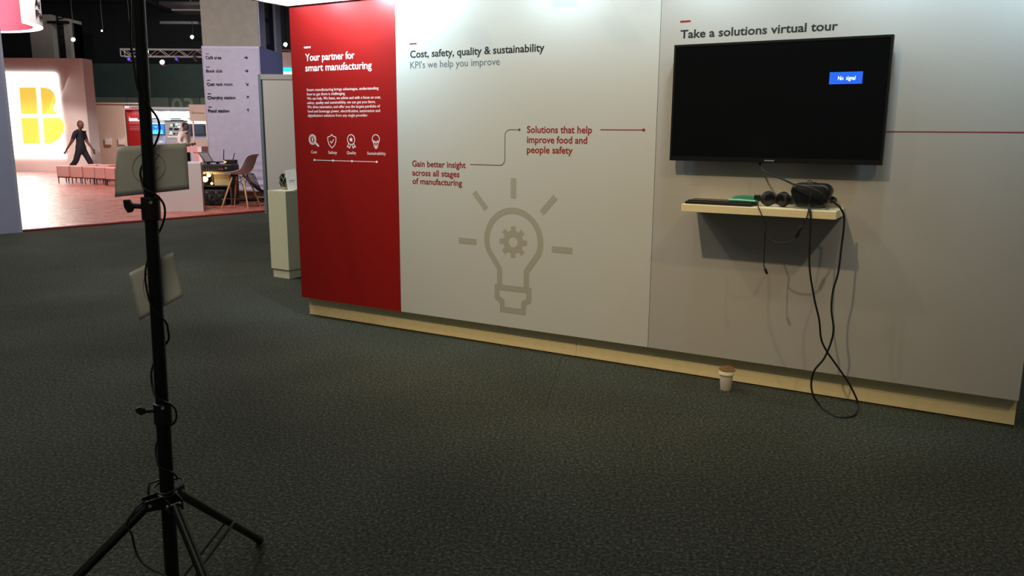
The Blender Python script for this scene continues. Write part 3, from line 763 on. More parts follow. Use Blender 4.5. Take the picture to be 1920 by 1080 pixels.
# grey partition panel behind the pedestal
gp = empty('partition_panel', (-4.57, 14.83, 0))
tag(gp, 'tall plain grey partition panel behind the pedestal', 'partition')
B(0.05, 2.6, 0.0, 0.06, 0.0, 2.40).build('board', mat('grey_board', (180, 174, 164), 0.7, var=0.02), gp)
B(0.05, 2.6, -0.01, 0.07, 2.40, 2.49).build('top_rail', mat('grey_rail', (160, 156, 148), 0.6), gp)
B(0.0, 0.05, -0.01, 0.07, 0.0, 2.49).build('edge_profile', M_ALU, gp)
B(0.05, 0.075, -0.004, 0.0, 0.0, 2.40).build('joint_strip', M_DARK, gp)

# ================================================================== OPPOSITE BOOTH
# raised pink floor with a red edge
E0, E1 = Vector((-7.286, 11.856)), Vector((-4.65, 15.126))
ed = (E1 - E0).normalized()
A0, A1 = E0 - ed * 7, E1 + ed * 4
pf = MB().add([(A0.x, A0.y, 0.0), (A1.x, A1.y, 0.0), (2, 38, 0.0), (-30, 38, 0.0), (-30, 10, 0), (A0.x, A0.y, .03), (A1.x, A1.y, .03), (2, 38, .03), (-30, 38, .03), (-30, 10, .03)],
     [(0, 1, 2, 3, 4), (9, 8, 7, 6, 5), (0, 5, 6, 1), (1, 6, 7, 2), (2, 7, 8, 3), (3, 8, 9, 4), (4, 9, 5, 0)]).build('floor_platform', M_PLAT)
tag(pf, 'raised shiny salmon pink floor of the booth across the aisle', None, kind='structure')
nrm = Vector((ed.y, -ed.x))
q0, q1 = A0 + nrm * 0.015, A1 + nrm * 0.015
MB().add([(A0.x, A0.y, 0), (A1.x, A1.y, 0), (q1.x, q1.y, 0), (q0.x, q0.y, 0), (A0.x, A0.y, .034), (A1.x, A1.y, .034), (q1.x, q1.y, .02), (q0.x, q0.y, .02)],
     [(0, 1, 2, 3), (7, 6, 5, 4), (0, 4, 5, 1), (1, 5, 6, 2), (2, 6, 7, 3), (3, 7, 4, 0)]).build('edge_trim', mat('red_trim', (130, 34, 34), 0.5), pf)

# blue lavender side wall at the far left
sw = empty('wall_left', (E0.x, E0.y, 0), math.atan2(ed.y, ed.x))
tag(sw, 'blue lavender fabric booth wall at the left edge', None, kind='structure')
B(-6.0, -0.03, -0.05, 0.12, 0.0, 5.2).build('fabric_panel', mat('grey_blue_fabric', (178, 180, 212), 0.85, var=0.04, scale=5), sw)
B(-0.03, 0.0, -0.055, 0.125, 0.0, 5.2).build('edge_profile', mat('pale_profile', (200, 198, 214), 0.5), sw)

# lightbox wall with the yellow emblem
YL = 28.6
def AX(px, py): 
    p = at(px, py, YL); return p
lw = empty('lightbox_display', (0, YL, 0))
tag(lw, 'pinkish white wall with a glowing white lightbox and yellow letter emblem', 'wall display')
xr, zt_ = AX(162, 220).x, AX(100, 109).z
xr0 = AX(154, 110).x
xl = AX(-260, 220).x
B(xl, xr0 - 0.02, 0.0, 0.62, 0.03, zt_).build('wall_body', M_PINKWALL, lw)
MB().add([(xr0 - 0.02, 0, .03), (xr0 - 0.02, 0.62, .03), (xr0 + 0.02, 0.62, .03), (xr0, 0, .03), (xr0 - 0.02, 0, zt_), (xr0 - 0.02, 0.62, zt_), (xr0 + 0.02, 0.62, zt_), (xr0, 0, zt_)],
     [(0, 1, 2, 3), (7, 6, 5, 4), (0, 4, 5, 1), (1, 5, 6, 2), (2, 6, 7, 3), (3, 7, 4, 0)]).build('side_panel', M_FRAME, lw)
a, b_ = AX(-150, 134), AX(125, 297)
lb = MB().plate([(a.x, b_.z), (b_.x - .02, b_.z), (b_.x - .02, a.z - .12), (b_.x - .05, a.z - .03), (b_.x - .14, a.z), (a.x, a.z)], -0.06, -0.001).build('lightbox', glow('lightbox_white', (255, 252, 248), 2.6), lw)
lb['label'] = 'glowing white lightbox face'
M_YEL = glow('emblem_yellow', (255, 220, 90), 0.78)
def em(pts): 
    MB().plate([(AX(x, y).x, AX(x, y).z) for x, y in pts], -0.075, -0.061).build('emblem_piece', M_YEL, lb)
em([(38.5, 164), (69.5, 164), (73, 214), (42, 214)])
em([(78, 164), (88, 164.5), (97, 168), (103, 174), (106.5, 182), (107, 190), (104.5, 197), (100, 203), (110.5, 214), (81, 214)])
em([(42, 221), (73.5, 221), (77, 269.5), (46, 269.5)])
em([(82.5, 221), (115, 221), (119.5, 228), (121.5, 236), (120.5, 246), (116, 256), (108, 264), (98, 268.5), (86, 269.5)])
area('lightbox_glow', (-16.6, YL - 0.2, 2.0), (-12.5, 16, 0.0), 260, (1.0, 0.96, 0.92), 3.4, 2.6)

# pink ottomans in a curved row in front of the lightbox
def ottoman():
    r = empty('ottoman', (0, 0, 0))
    B(-0.168, 0.168, -0.2, 0.2, 0.17, 0.48).build('cushion', M_LEATHER, r, bevel=0.02)
    B(-0.163, 0.163, -0.195, 0.195, 0.155, 0.17).build('seat_frame', M_DARK, r)
    for sx in (-1, 1):
        for sy in (-1, 1):
            MB().cyl((sx * .145, sy * .17, 0), (sx * .145, sy * .17, .156), .011, .014, 8).build('leg', M_DARK, r)
    return r
ot0 = ottoman()
spots_ = [(125, 22.6, -4), (151, 22.4, -8), (175, 22.15, -12), (197, 21.9, -18), (217, 21.6, -24), (178, 23.6, -6), (202, 23.4, -10)]
olab = ['pink ottoman at the left end of the front row', 'second pink ottoman from the left in the front row', 'third pink ottoman from the left in the front row', 'fourth pink ottoman from the left in the front row',
        'pink ottoman at the right end of the front row beside the paper sheet', 'left pink ottoman of the back row', 'right pink ottoman of the back row']
for i, (px, Y, rz) in enumerate(spots_):
    o = ot0 if i == 0 else copy_tree(ot0)
    p = at(px, 320, Y)
    o.location = (p.x, Y, 0.03); o.rotation_euler = (0, 0, math.radians(rz))
    tag(o, olab[i], 'ottoman', 'pink ottomans across the aisle')

# ------------------------------------------------------------------ people
def person(name, label, loc_, rz, J, E_, mats, segmat, sub=2):
    """J: joint -> (pos, radius); E_: list of (a, b, material index)"""
    names = list(J)
    me = bpy.data.meshes.new(name)
    me.from_pydata([J[k][0] for k in names], [(names.index(a), names.index(b)) for a, b, _ in E_], [])
    ob = bpy.data.objects.new(name, me); COL.objects.link(ob)
    md = ob.modifiers.new('skin', 'SKIN'); md.use_smooth_shade = True
    ss = ob.modifiers.new('sub', 'SUBSURF'); ss.levels = sub; ss.render_levels = sub
    sv = me.skin_vertices[0].data
    for i, k in enumerate(names):
        r = J[k][1]
        sv[i].radius = r if isinstance(r, tuple) else (r, r)
        sv[i].use_root = (k == 'pelvis')
    bpy.context.view_layer.update()
    dg = bpy.context.evaluated_depsgraph_get()
    m2 = bpy.data.meshes.new_from_object(ob.evaluated_get(dg))
    bpy.data.objects.remove(ob)
    m2.materials.clear()
    for mm in mats: m2.materials.append(mm)
    segs = [(Vector(J[a][0]), Vector(J[b][0]), k) for a, b, k in E_]
    for p in m2.polygons:
        c_ = p.center; best = (1e9, 0)
        for a, b, k in segs:
            ab = b - a; t = max(0, min(1, (c_ - a).dot(ab) / max(ab.length_squared, 1e-9)))
            dd = (c_ - (a + ab * t)).length
            if dd < best[0]: best = (dd, k)
        p.material_index = best[1]; p.use_smooth = True
    root = empty(name, loc_, rz)
    tag(root, label, 'person')
    body = bpy.data.objects.new('body', m2); COL.objects.link(body); body.parent = root
    return root
def hand(J, E_, wrist, pre, d, side, k, curl=0.5):
    """five fingers hanging from a palm; d = hand direction, side = thumb side"""
    d = Vector(d).normalized(); s_ = Vector(side).normalized(); nrm_ = d.cross(s_).normalized()
    w0 = Vector(J[wrist][0])
    J[pre + 'palm'] = (tuple(w0 + d * .05), (.034, .018)); E_.append((wrist, pre + 'palm', k))
    J[pre + 'palm2'] = (tuple(w0 + d * .09), (.034, .016)); E_.append((pre + 'palm', pre + 'palm2', k))
    for i, (off, ln) in enumerate(((.028, .07), (.010, .08), (-.010, .075), (-.028, .055))):
        a = w0 + d * .10 + s_ * off
        b = a + d * ln * .55 + nrm_ * curl * ln * .25
        c_ = b + d * ln * .35 + nrm_ * curl * ln * .5
        for nm, q, r in (('a', a, .0095), ('b', b, .009), ('c', c_, .008)):
            J[f'{pre}f{i}{nm}'] = (tuple(q), r)
        E_ += [(pre + 'palm2', f'{pre}f{i}a', k), (f'{pre}f{i}a', f'{pre}f{i}b', k), (f'{pre}f{i}b', f'{pre}f{i}c', k)]
    t0 = w0 + d * .035 + s_ * .038; t1 = t0 + d * .035 + s_ * .018; t2 = t1 + d * .03
    J[pre + 't0'] = (tuple(t0), .012); J[pre + 't1'] = (tuple(t1), .010); J[pre + 't2'] = (tuple(t2), .009)
    E_ += [(pre + 'palm', pre + 't0', k), (pre + 't0', pre + 't1', k), (pre + 't1', pre + 't2', k)]
def head_parts(root, c_, M_hair, hair, glasses=False, tilt=0.0):
    """face features on a head at c_, facing +x"""
    x, y, z = c_
    MB().sphere((x, y, z), (0.106, 0.082, 0.124), 20, 14).sphere((x + 0.03, y, z - 0.06), (0.062, 0.055, 0.062), 14, 10).build('head', M_SKIN, root, smooth=True)
    MB().tube([(x + .092, y, z + .018), (x + .116, y, z - .022), (x + .094, y, z - .028)], [.009, .015, .011], 8).build('nose', M_SKIN, root, smooth=True)
    for s_ in (-1, 1):
        MB().sphere((x + .084, y + s_ * .032, z + .012), (.010, .013, .010), 10, 8).build('eye', mat('eye_white', (214, 206, 200), 0.3), root, smooth=True)
        MB().sphere((x - .005, y + s_ * .078, z - .005), (.020, .010, .032), 10, 8).build('ear', M_SKIN, root, smooth=True)
    MB().tube([(x + .082, y - .024, z - .062), (x + .092, y, z - .060), (x + .082, y + .024, z - .062)], .007, 6).build('mouth', mat('lips', (120, 62, 54), 0.5), root, smooth=True)
    if hair:
        MB().sphere((x - .018, y, z + .035), (.100, .086, .098), 20, 12).sphere((x + .035, y, z + .085), (.055, .062, .036), 14, 8).build('hair', M_hair, root, smooth=True)
    if glasses:
        m = MB()
        for s_ in (-1, 1):
            m.tube([(x + .104, y + s_ * .036 + .026 * math.cos(a_ * .5236), z + .012 + .020 * math.sin(a_ * .5236)) for a_ in range(13)], .003, 5)
            m.tube([(x + .10, y + s_ * .06, z + .016), (x, y + s_ * .084, z + .014)], .003, 5)
        m.tube([(x + .106, y - .012, z + .016), (x + .106, y + .012, z + .016)], .003, 5)
        tag(m.build('glasses', M_BLKGLOSS, root), kind=None)

# walking man in black, moving right past the lightbox
J = {'pelvis': ((0, 0, .84), .135), 'waist': ((.0, 0, 1.00), .128), 'chest': ((.0, 0, 1.24), .142), 'upper': ((-.005, 0, 1.38), .10), 'neck': ((.015, 0, 1.47), .055), 'skull': ((.04, 0, 1.56), .05),
     'hipL': ((.03, .10, .80), .105), 'kneeL': ((.19, .10, .47), .092), 'ankL': ((.34, .10, .10), .05), 'toeL': ((.50, .10, .05), .04),
     'hipR': ((-.03, -.10, .80), .105), 'kneeR': ((-.15, -.10, .46), .092), 'ankR': ((-.48, -.10, .17), .05), 'toeR': ((-.40, -.10, .04), .038),
     'shR': ((-.03, -.20, 1.37), .072), 'slvR': ((-.10, -.24, 1.17), .066), 'elbR': ((-.15, -.25, 1.08), .045), 'wrR': ((-.33, -.24, .84), .028),
     'shL': ((.03, .20, 1.37), .072), 'slvL': ((.06, .24, 1.17), .066), 'elbL': ((.09, .25, 1.07), .045), 'wrL': ((.25, .22, .86), .028)}
E_ = [('pelvis', 'waist', 1), ('waist', 'chest', 1), ('chest', 'upper', 1), ('upper', 'neck', 0), ('neck', 'skull', 0), ('pelvis', 'hipL', 2), ('hipL', 'kneeL', 2), ('kneeL', 'ankL', 2), ('ankL', 'toeL', 3),
      ('pelvis', 'hipR', 2), ('hipR', 'kneeR', 2), ('kneeR', 'ankR', 2), ('ankR', 'toeR', 3), ('upper', 'shR', 1), ('shR', 'slvR', 1), ('slvR', 'elbR', 0), ('elbR', 'wrR', 0),
      ('upper', 'shL', 1), ('shL', 'slvL', 1), ('slvL', 'elbL', 0), ('elbL', 'wrL', 0)]
hand(J, E_, 'wrR', 'r', (-.5, 0, -.8), (.8, 0, -.5), 0)
hand(J, E_, 'wrL', 'l', (.4, -.1, -.85), (.85, -.3, .4), 0, 0.9)
pm = at(149, 250, 26.0)
man = person('person', 'person in black polo shirt and trousers walking past the lightbox', (pm.x, 26.0, 0.03), 0, J, E_, [M_SKIN, M_BLKCLOTH, mat('charcoal_trousers', (24, 22, 28), 0.85), M_BLKGLOSS], None)
head_parts(man, (.05, 0, 1.625), M_HAIR, False)
MB().tube([(.03, 0, 1.50), (.12, 0, 1.535), (.125, 0, 1.55)], [.03, .035, .02], 8).build('beard', M_HAIR, man, smooth=True)
MB().lathe([(.062, 0), (.075, .0), (.066, .035), (.058, .035)], c=(.015, 0, 1.435), seg=16).build('collar', M_BLKCLOTH, man, smooth=True)
pmz = Vector((pm.x, 26.0, .03))
ph = B(-0.012, 0.012, -0.038, 0.038, -0.08, 0.08).build('mobile_phone', M_BLKGLOSS, None, loc=pmz + Vector((.335, .175, .76)), rz=0.3, bevel=0.005)
tag(ph, 'dark phone in the hand of the walking person in black', 'phone')

# man in white shirt behind the pink counter
J = {'pelvis': ((0, 0, .90), .135), 'waist': ((0, 0, 1.05), .14), 'chest': ((-.03, 0, 1.24), .16), 'upper': ((-.01, 0, 1.36), .11), 'neck': ((.03, 0, 1.44), .055), 'skull': ((.06, 0, 1.52), .05),
     'hipL': ((.0, .10, .86), .105), 'kneeL': ((.02, .11, .48), .075), 'ankL': ((.0, .11, .10), .05), 'toeL': ((.16, .12, .04), .04),
     'hipR': ((.0, -.10, .86), .105), 'kneeR': ((.02, -.11, .48), .075), 'ankR': ((.0, -.11, .10), .05), 'toeR': ((.16, -.12, .04), .04),
     'shR': ((-.03, -.19, 1.34), .085), 'elbR': ((-.03, -.28, 1.07), .062), 'slvR': ((.16, -.22, 1.00), .05), 'wrR': ((.24, -.17, 1.00), .03),
     'shL': ((-.01, .19, 1.34), .085), 'elbL': ((.0, .27, 1.07), .062), 'slvL': ((.17, .17, 1.02), .05), 'wrL': ((.25, .09, 1.02), .03)}
E_ = [('pelvis', 'waist', 1), ('waist', 'chest', 1), ('chest', 'upper', 1), ('upper', 'neck', 0), ('neck', 'skull', 0), ('pelvis', 'hipL', 2), ('hipL', 'kneeL', 2), ('kneeL', 'ankL', 2), ('ankL', 'toeL', 3),
      ('pelvis', 'hipR', 2), ('hipR', 'kneeR', 2), ('kneeR', 'ankR', 2), ('ankR', 'toeR', 3), ('upper', 'shR', 1), ('shR', 'elbR', 1), ('elbR', 'slvR', 1), ('slvR', 'wrR', 0),
      ('upper', 'shL', 1), ('shL', 'elbL', 1), ('elbL', 'slvL', 1), ('slvL', 'wrL', 0)]
hand(J, E_, 'wrR', 'r', (.9, .35, .1), (.1, .1, 1), 0, 0.8)
hand(J, E_, 'wrL', 'l', (.9, -.4, .1), (.1, -.1, 1), 0, 0.8)
pm2 = at(345, 250, 26.3)
man2 = person('person', 'person in white shirt and glasses standing at the pink counter', (pm2.x, 26.3, 0.03), math.radians(-8), J, E_, [M_SKIN, M_SHIRT, mat('charcoal_trousers', (24, 22, 28), 0.85), M_BLKGLOSS], None)
head_parts(man2, (.07, 0, 1.575), M_HAIR, True, True)
MB().lathe([(.062, 0), (.082, .0), (.070, .045), (.060, .045)], c=(.025, 0, 1.395), seg=16).build('collar', M_SHIRT, man2, smooth=True)
B(.05, .09, -.335, -.325, 1.02, 1.035).build('sleeve_stripe', M_DARK, man2)

# pink reception counter in front of the man
YC = 24.8
def CX(px, py, Y=YC): return at(px, py, Y)
pc = empty('reception_counter', (0, YC, 0))
tag(pc, 'pink and white reception counter in front of the person in white', 'counter')
a, b_, c_ = CX(335, 275), CX(370, 275), CX(377.5, 275)
ztop, zlip = CX(350, 275).z, CX(350, 285.5).z
M_PK = mat('pink_laminate', (240, 180, 178), 0.5, var=0.02)
M_PKW = mat('white_pink_laminate', (252, 236, 234), 0.5, var=0.02)
B(a.x, c_.x, 0.0, 0.55, zlip, ztop).build('top', M_PK, pc)
B(b_.x, c_.x + 0.002, -0.004, 0.5, zlip, ztop).build('top_end', M_PKW, pc)
B(CX(363, 300).x, b_.x + .02, 0.02, 0.5, 0.03, zlip).build('leg_panel', M_PK, pc)
B(b_.x + .02, c_.x, 0.02, 0.5, 0.03, zlip).build('leg_panel', M_PKW, pc)
B(a.x - .6, a.x, 0.02, 0.5, 0.03, ztop).build('leg_panel', M_PK, pc)

# beige partition with leaflet holders
YW = 34.5
bw_ = empty('beige_partition', (0, YW, 0))
tag(bw_, 'beige partition wall with two leaflet holders in the distance', 'partition')
a, b_ = at(188.5, 300, YW), at(239, 300, YW)
B(a.x, b_.x, 0, 0.12, 0.03, at(210, 195, YW).z).build('board', M_BEIGE, bw_)
B(at(176, 195, YW).x, at(256, 195, YW).x, -0.05, 0.4, at(210, 195, YW).z, at(210, 192.5, YW).z).build('ledge', M_BEIGE, bw_)
B(a.x - .03, a.x, -0.02, 0.14, 0.03, at(210, 195, YW).z).build('edge_profile', M_FRAME, bw_)
for px in (203.5, 228.5):
    p = at(px, 264, YW)
    h = B(p.x - .13, p.x + .13, -0.08, -0.001, p.z - .17, p.z + .13).build('leaflet_holder', mat('clear_plastic', (224, 208, 196), 0.2), bw_)
    B(p.x - .10, p.x + .10, -0.09, -0.081, p.z - .15, p.z + .06).build('leaflet', M_FRAME, h)
# blue lit booth slice between lightbox wall and beige partition
bs = empty('blue_lit_display', (0, 36.5, 0))
tag(bs, 'bluish white display wall seen in the gap beside the lightbox', 'display wall')
p, q = at(170, 195, 36.5), at(196, 308, 36.5)
B(p.x, q.x, 0, .1, .03, p.z).build('board', mat('pale_blue_print', (188, 208, 220), 0.5), bs)
B(at(179, 240, 36.5).x, at(183.5, 240, 36.5).x, -.06, -.001, at(180, 256, 36.5).z, at(180, 232, 36.5).z).build('screen', M_SCREEN, bs)
area('gap_light', (p.x + .3, 36.0, p.z + .3), (p.x + .3, 36.5, 1.5), 40, (0.85, 0.95, 1), .6, .2)

# far booth back wall: red panel, lit white panels, screens
YF = 38.0
def FX(px, py, Y=YF): return at(px, py, Y)
fb = empty('far_booth_backdrop', (0, YF, 0))
tag(fb, 'distant booth back wall with red panel and bright lit white panels', 'display wall')
ztp = FX(300, 206).z
B(FX(236, 210).x, FX(268, 210).x, 0, .1, .03, FX(250, 206.5).z).build('red_panel', M_RED, fb)
B(FX(268, 210).x + .01, FX(400, 210).x, 0, .1, FX(300, 252).z, ztp).build('white_panel', M_WHITE, fb)
B(FX(268, 210).x + .01, FX(400, 210).x, 0, .1, .03, FX(300, 252).z - .01).build('grey_panel', mat('blue_grey_panel', (150, 154, 172), 0.6), fb)
hd = B(FX(268, 210).x, FX(400, 210).x, -.5, .12, FX(300, 206).z + .01, FX(300, 202.5).z + .03).build('header', mat('grey_header', (150, 156, 164), 0.5), fb)
B(FX(235, 210).x, FX(268, 210).x - .01, -.4, .12, FX(250, 206.5).z + .01, FX(250, 203).z).build('red_header', mat('pink_red_header', (214, 96, 96), 0.5), fb)
lo_ = FX(235, 203)
B(FX(235, 210).x, FX(268, 210).x, -.05, .1, FX(250, 203).z + .005, FX(250, 198.5).z).build('fascia', M_FRAME, fb)
lettering('room', FX(243.5, 200).x, FX(250, 202.6).z, FX(261, 200).x - FX(243.5, 200).x, .105, M_TXTB, fb, y=-.05, bold=.03, thick=.01)
def bars(px0, px1, py, h, m, Y=YF, par=fb):
    p, q = FX(px0, py, Y), FX(px1, py, Y)
    B(p.x, q.x, Y - YF - .012, Y - YF - .001, p.z - h, p.z + h).build('print_line', m, par)
bars(241.5, 243.5, 219.5, .012, M_TXTW)
bars(242, 258, 222.8, .030, M_TXTW); bars(242, 265, 225.8, .030, M_TXTW)
for py in (229, 231.8, 237.5, 240.5, 243.5): bars(243, 265, py, .010, mat('pale_red_ink', (200, 110, 110), 0.6))
bars(282, 299, 222.5, .025, M_TXTB); bars(282, 309, 225.5, .02, M_TXTG); bars(282, 308, 228.5, .02, M_TXTG)
bars(320, 339, 222.4, .025, M_TXTB); bars(320, 344, 225.4, .025, M_TXTB); bars(353, 357, 222.4, .025, M_TXTB)
for k, px in enumerate((250, 290, 312, 332, 352, 378)):
    p = FX(px, 206)
    spot('booth_light', (p.x, YF - .40, ztp - .02), (p.x, YF, ztp - 1.1), 34 if k else 20, (0.92, 0.98, 1.0), 150, .6, .05)
def thing_box(name, label, cat, px0, px1, py0, py1, Y, d, m, bevel=0.0):
    p, q = at(px0, py1, Y), at(px1, py0, Y)
    o = B(0, q.x - p.x, 0, d, 0, q.z - p.z).build(name, m, None, loc=(p.x, Y, p.z), bevel=bevel)
    return tag(o, label, cat) if label else o
# blue screen
bsr = empty('display_screen', (FX(282, 252).x, YF - .09, 0))
tag(bsr, 'distant screen glowing bright blue with pale figures', 'screen')
x1 = FX(311, 252).x - FX(282, 252).x; z0, z1 = FX(297, 252).z, FX(297, 232.5).z
B(0, x1, 0, .08, z0, z1).build('casing', M_TV, bsr)
sc_ = B(.02, x1 - .02, -.004, -.0005, z0 + .02, z1 - .02).build('picture', glow('screen_blue', (8, 92, 214), .9), bsr)
M_CY = glow('screen_cyan', (70, 196, 244), 1.0)
for k, px in enumerate((287.5, 293, 298.5, 304)):
    p = FX(px, 247) - FX(282, 252)
    MB().plate(circ(p.x, FX(px, 245.5).z, .055, 12), -.008, -.0045).plate([(p.x - .07, FX(px, 247.8).z), (p.x + .07, FX(px, 247.8).z), (p.x, FX(px, 242.5).z)], -.0085, -.0045).build('figure', M_CY, sc_)
pz = FX(297, 249.5).z
MB().plate([(.05, pz - .04), (x1 - .06, pz - .04), (x1 - .12, pz + .03), (.12, pz + .03)], -.0075, -.0045).build('ground_band', M_CY, sc_)
p = FX(293.5, 238) - FX(282, 252); MB().plate([(p.x - .05, FX(293, 238.8).z), (p.x + .06, FX(293, 238.8).z), (p.x + .06, FX(293, 236.8).z), (p.x - .05, FX(293, 236.8).z)], -.0075, -.0045).build('caption_mark', M_CY, sc_)
# machine cabinet
mc = empty('control_cabinet', (FX(311.5, 270, 36.8).x, 36.8, 0))
tag(mc, 'grey machine control cabinet with green lamps beside the blue screen', 'cabinet')
MX = lambda px, py: (at(px, py, 36.8).x - at(311.5, 270, 36.8).x, at(px, py, 36.8).z)
w_, zt2 = MX(341, 227.5)
M_CAB = mat('machine_grey', (150, 150, 156), 0.5, var=0.03)
B(0, w_, 0, .6, .03, zt2).build('cabinet_body', M_CAB, mc, bevel=.01)
B(-.02, w_ + .02, -.02, .62, zt2, zt2 + .04).build('cabinet_cap', M_DARK, mc)
M_LED = glow('green_lamp', (120, 240, 170), 1.6)
for px, py in ((321.7, 235), (331.2, 233), (320.7, 248)):
    x, z = MX(px, py); MB().cyl((x, -.02, z), (x, 0, z), .045, seg=12).build('indicator_lamp', M_LED, mc)
for px0, px1, py0, py1, mm in ((326.5, 335, 240.5, 244, M_TV), (317.5, 323.5, 239.5, 244, M_DARK), (325, 329, 249.5, 252, M_TV), (332, 335, 249.5, 252.5, M_TV), (333.5, 338, 232, 239.5, M_FRAME), (325, 327, 232, 238, M_DARK), (314.5, 340, 256, 257.5, M_FRAME), (317, 324, 250.5, 252, M_FRAME)):
    (x0, za), (x1_, zb) = MX(px0, py1), MX(px1, py0)
    B(x0, x1_, -.02, -.0005, za, zb).build('control_panel', mm, mc)
x, z = MX(336, 234.7); MB().cyl((x, -.04, z), (x, -.021, z), .03, seg=10).build('knob', M_BLACK, mc)
# white mouse-like gadget on a ledge under the blue screen
gd = B(-.07, .07, -.05, .05, 0, .06).build('white_gadget', M_FRAME, None, loc=(FX(301.5, 265, 37.2).x, 37.2, FX(301.5, 267, 37.2).z), bevel=.02)
tag(gd, 'small white gadget on the ledge below the blue screen', 'gadget')
lg_ = B(FX(283, 268, 37).x, FX(310.5, 268, 37).x, -.9, 0, FX(300, 267.3, 37).z - .8, FX(300, 267.3, 37.2).z - .001).build('ledge_cabinet', mat('blue_grey_panel', (150, 154, 172), 0.6), None, loc=(0, 37.9, 0))
tag(lg_, 'blue grey ledge cabinet under the blue screen', 'cabinet')
# two dark screens behind the man
for lab, px0, px1 in (('dark wall screen just behind the person in white', 347, 362.5), ('dark wall screen beside the lavender column', 365.5, 387.5)):
    t_ = empty('display_screen', (FX(px0, 262).x, YF - .09, 0)); tag(t_, lab, 'screen', 'dark screens on the far booth wall')
    w_ = FX(px1, 262).x - FX(px0, 262).x
    B(0, w_, 0, .08, FX(370, 254).z, FX(370, 232.5).z).build('casing', M_TV, t_)
    B(.03, w_ - .03, -.005, -.0005, FX(370, 254).z + .03, FX(370, 232.5).z - .03).build('screen', mat('slate_screen', (44, 52, 62), 0.2), t_)
# sign frame with the customer board
YS = 29.5
sf = empty('sign_frame', (0, YS, 0))
tag(sf, 'beige sign board on posts beside the lavender column', 'sign')
SX = lambda px, py: at(px, py, YS)
B(SX(355, 210).x, SX(392, 210).x, 0, .06, SX(370, 227).z, SX(370, 196).z).build('board', mat('beige_board', (228, 204, 188), 0.6), sf)
B(SX(358, 270).x, SX(395, 270).x, 0, .06, SX(370, 274).z, SX(370, 262.5).z).build('lower_board', mat('beige_board', (228, 204, 188), 0.6), sf)
for px in (362.8, 388.3):
    B(SX(px - 1.2, 250).x, SX(px + 1.2, 250).x, .01, .05, .03, SX(370, 227).z).build('post', M_PKW, sf)
lettering('ABB VR Customer', SX(359.5, 213).x, SX(359, 213).z, SX(383.5, 213).x - SX(359.5, 213).x, .045, mat('brown_ink', (120, 60, 40), .6), sf, bold=.02, thick=.006)
B(SX(359.5, 208).x, SX(361.5, 208).x, -.006, 0, SX(360, 208.5).z, SX(360, 208).z).build('accent_dash', mat('brown_ink', (120, 60, 40), .6), sf)
rc = thing_box('red_cabinet', 'low red cabinet beside the pink counter', 'cabinet', 378, 400, 275, 345, 27.5, .5, mat('brick_red', (196, 92, 82), .5))
# light over the opposite booth, with one added fill
spot('booth_or_fill_flood', (-9.5, 13.5, 6.0), (-15.2, 28.6, 3.7), 5200, (1.0, 0.90, 0.86), 48, 1.0, .3)  # added fill from the aisle side, brightens the lightbox wall and ottomans
spot('booth_or_fill_flood', (-11, 20, 7.5), (-10.8, 22, 0), 2400, (1.0, 0.86, 0.82), 110, 1.0, .3)
spot('booth_or_fill_flood', (-7.2, 13.2, 6.0), (-7.2, 15.0, 0), 420, (1.0, 0.84, 0.78), 100, 1.0, .3)
spot('booth_or_fill_flood', (-13, 31, 6.5), (-12, 34.5, 0.5), 2600, (1.0, 0.92, 0.86), 120, 1.0, .3)

# ================================================================== LAVENDER COLUMN WITH DIRECTIONS
YK = 17.0
KX = lambda px, py: at(px, py, YK)
xa, xb = KX(380, 87).x, KX(486, 87).x
zs = KX(430, 87).z
ck = empty('building_column', ((xa + xb) / 2, YK, 0))
tag(ck, 'concrete column wrapped in lavender cloth listing directions with arrows', 'column')
hw = (xb - xa) / 2
B(-hw + .02, hw - .02, .03, 1.5, zs - .3, 9.5).build('core', M_CEIL, ck)
B(-hw, hw, 0, .35, zs, 9.5).build('concrete_face', M_CONC, ck)
B(hw - .03, hw + .02, .02, .42, zs, 9.5).build('corner_strip', mat('pale_blue_grey', (168, 172, 190), .6), ck)
B(hw - .1, hw + .03, 1.15, 1.55, zs, 9.5).build('concrete_face', mat('pale_blue_grey', (168, 172, 190), .6), ck)
for k in range(10):
    B(hw - .06, hw - .015, .50, .80, zs + .1 + k * .55, zs + .55 + k * .55).build('rung_plate', mat('slate_grey', (70, 76, 84), .6), ck)
# cloth wrap with soft folds near the bottom
nx, nz = 24, 60
vs, fs = [], []
for j in range(nz + 1):
    z = .24 + (zs - .24) * j / nz
    for i in range(nx + 1):
        x = -hw - .01 + (2 * hw + .02) * i / nx
        fold = max(0, 1 - (z - .24) / .9)
        y = -.03 + .022 * fold * math.sin(z * 40 + 3.0 * x) * (0.3 + .7 * i / nx) + .008 * math.sin(3 * x + 2 * z)
        vs.append((x, y, z))
fs = [(j * (nx + 1) + i, j * (nx + 1) + i + 1, (j + 1) * (nx + 1) + i + 1, (j + 1) * (nx + 1) + i) for j in range(nz) for i in range(nx)]
cl = MB().add(vs, fs).build('cloth_wrap', M_LAV, ck, smooth=True)
q = cl.modifiers.new('thick', 'SOLIDIFY'); q.thickness = .012; q.offset = 1
xs_ = hw + .012
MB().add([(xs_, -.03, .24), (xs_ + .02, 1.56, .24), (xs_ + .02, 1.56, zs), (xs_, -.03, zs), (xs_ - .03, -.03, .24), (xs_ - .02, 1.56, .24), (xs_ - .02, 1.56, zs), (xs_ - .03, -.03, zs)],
     [(0, 1, 2, 3), (7, 6, 5, 4), (0, 4, 5, 1), (1, 5, 6, 2), (2, 6, 7, 3), (3, 7, 4, 0)]).build('cloth_side', M_BLUECLOTH, ck)
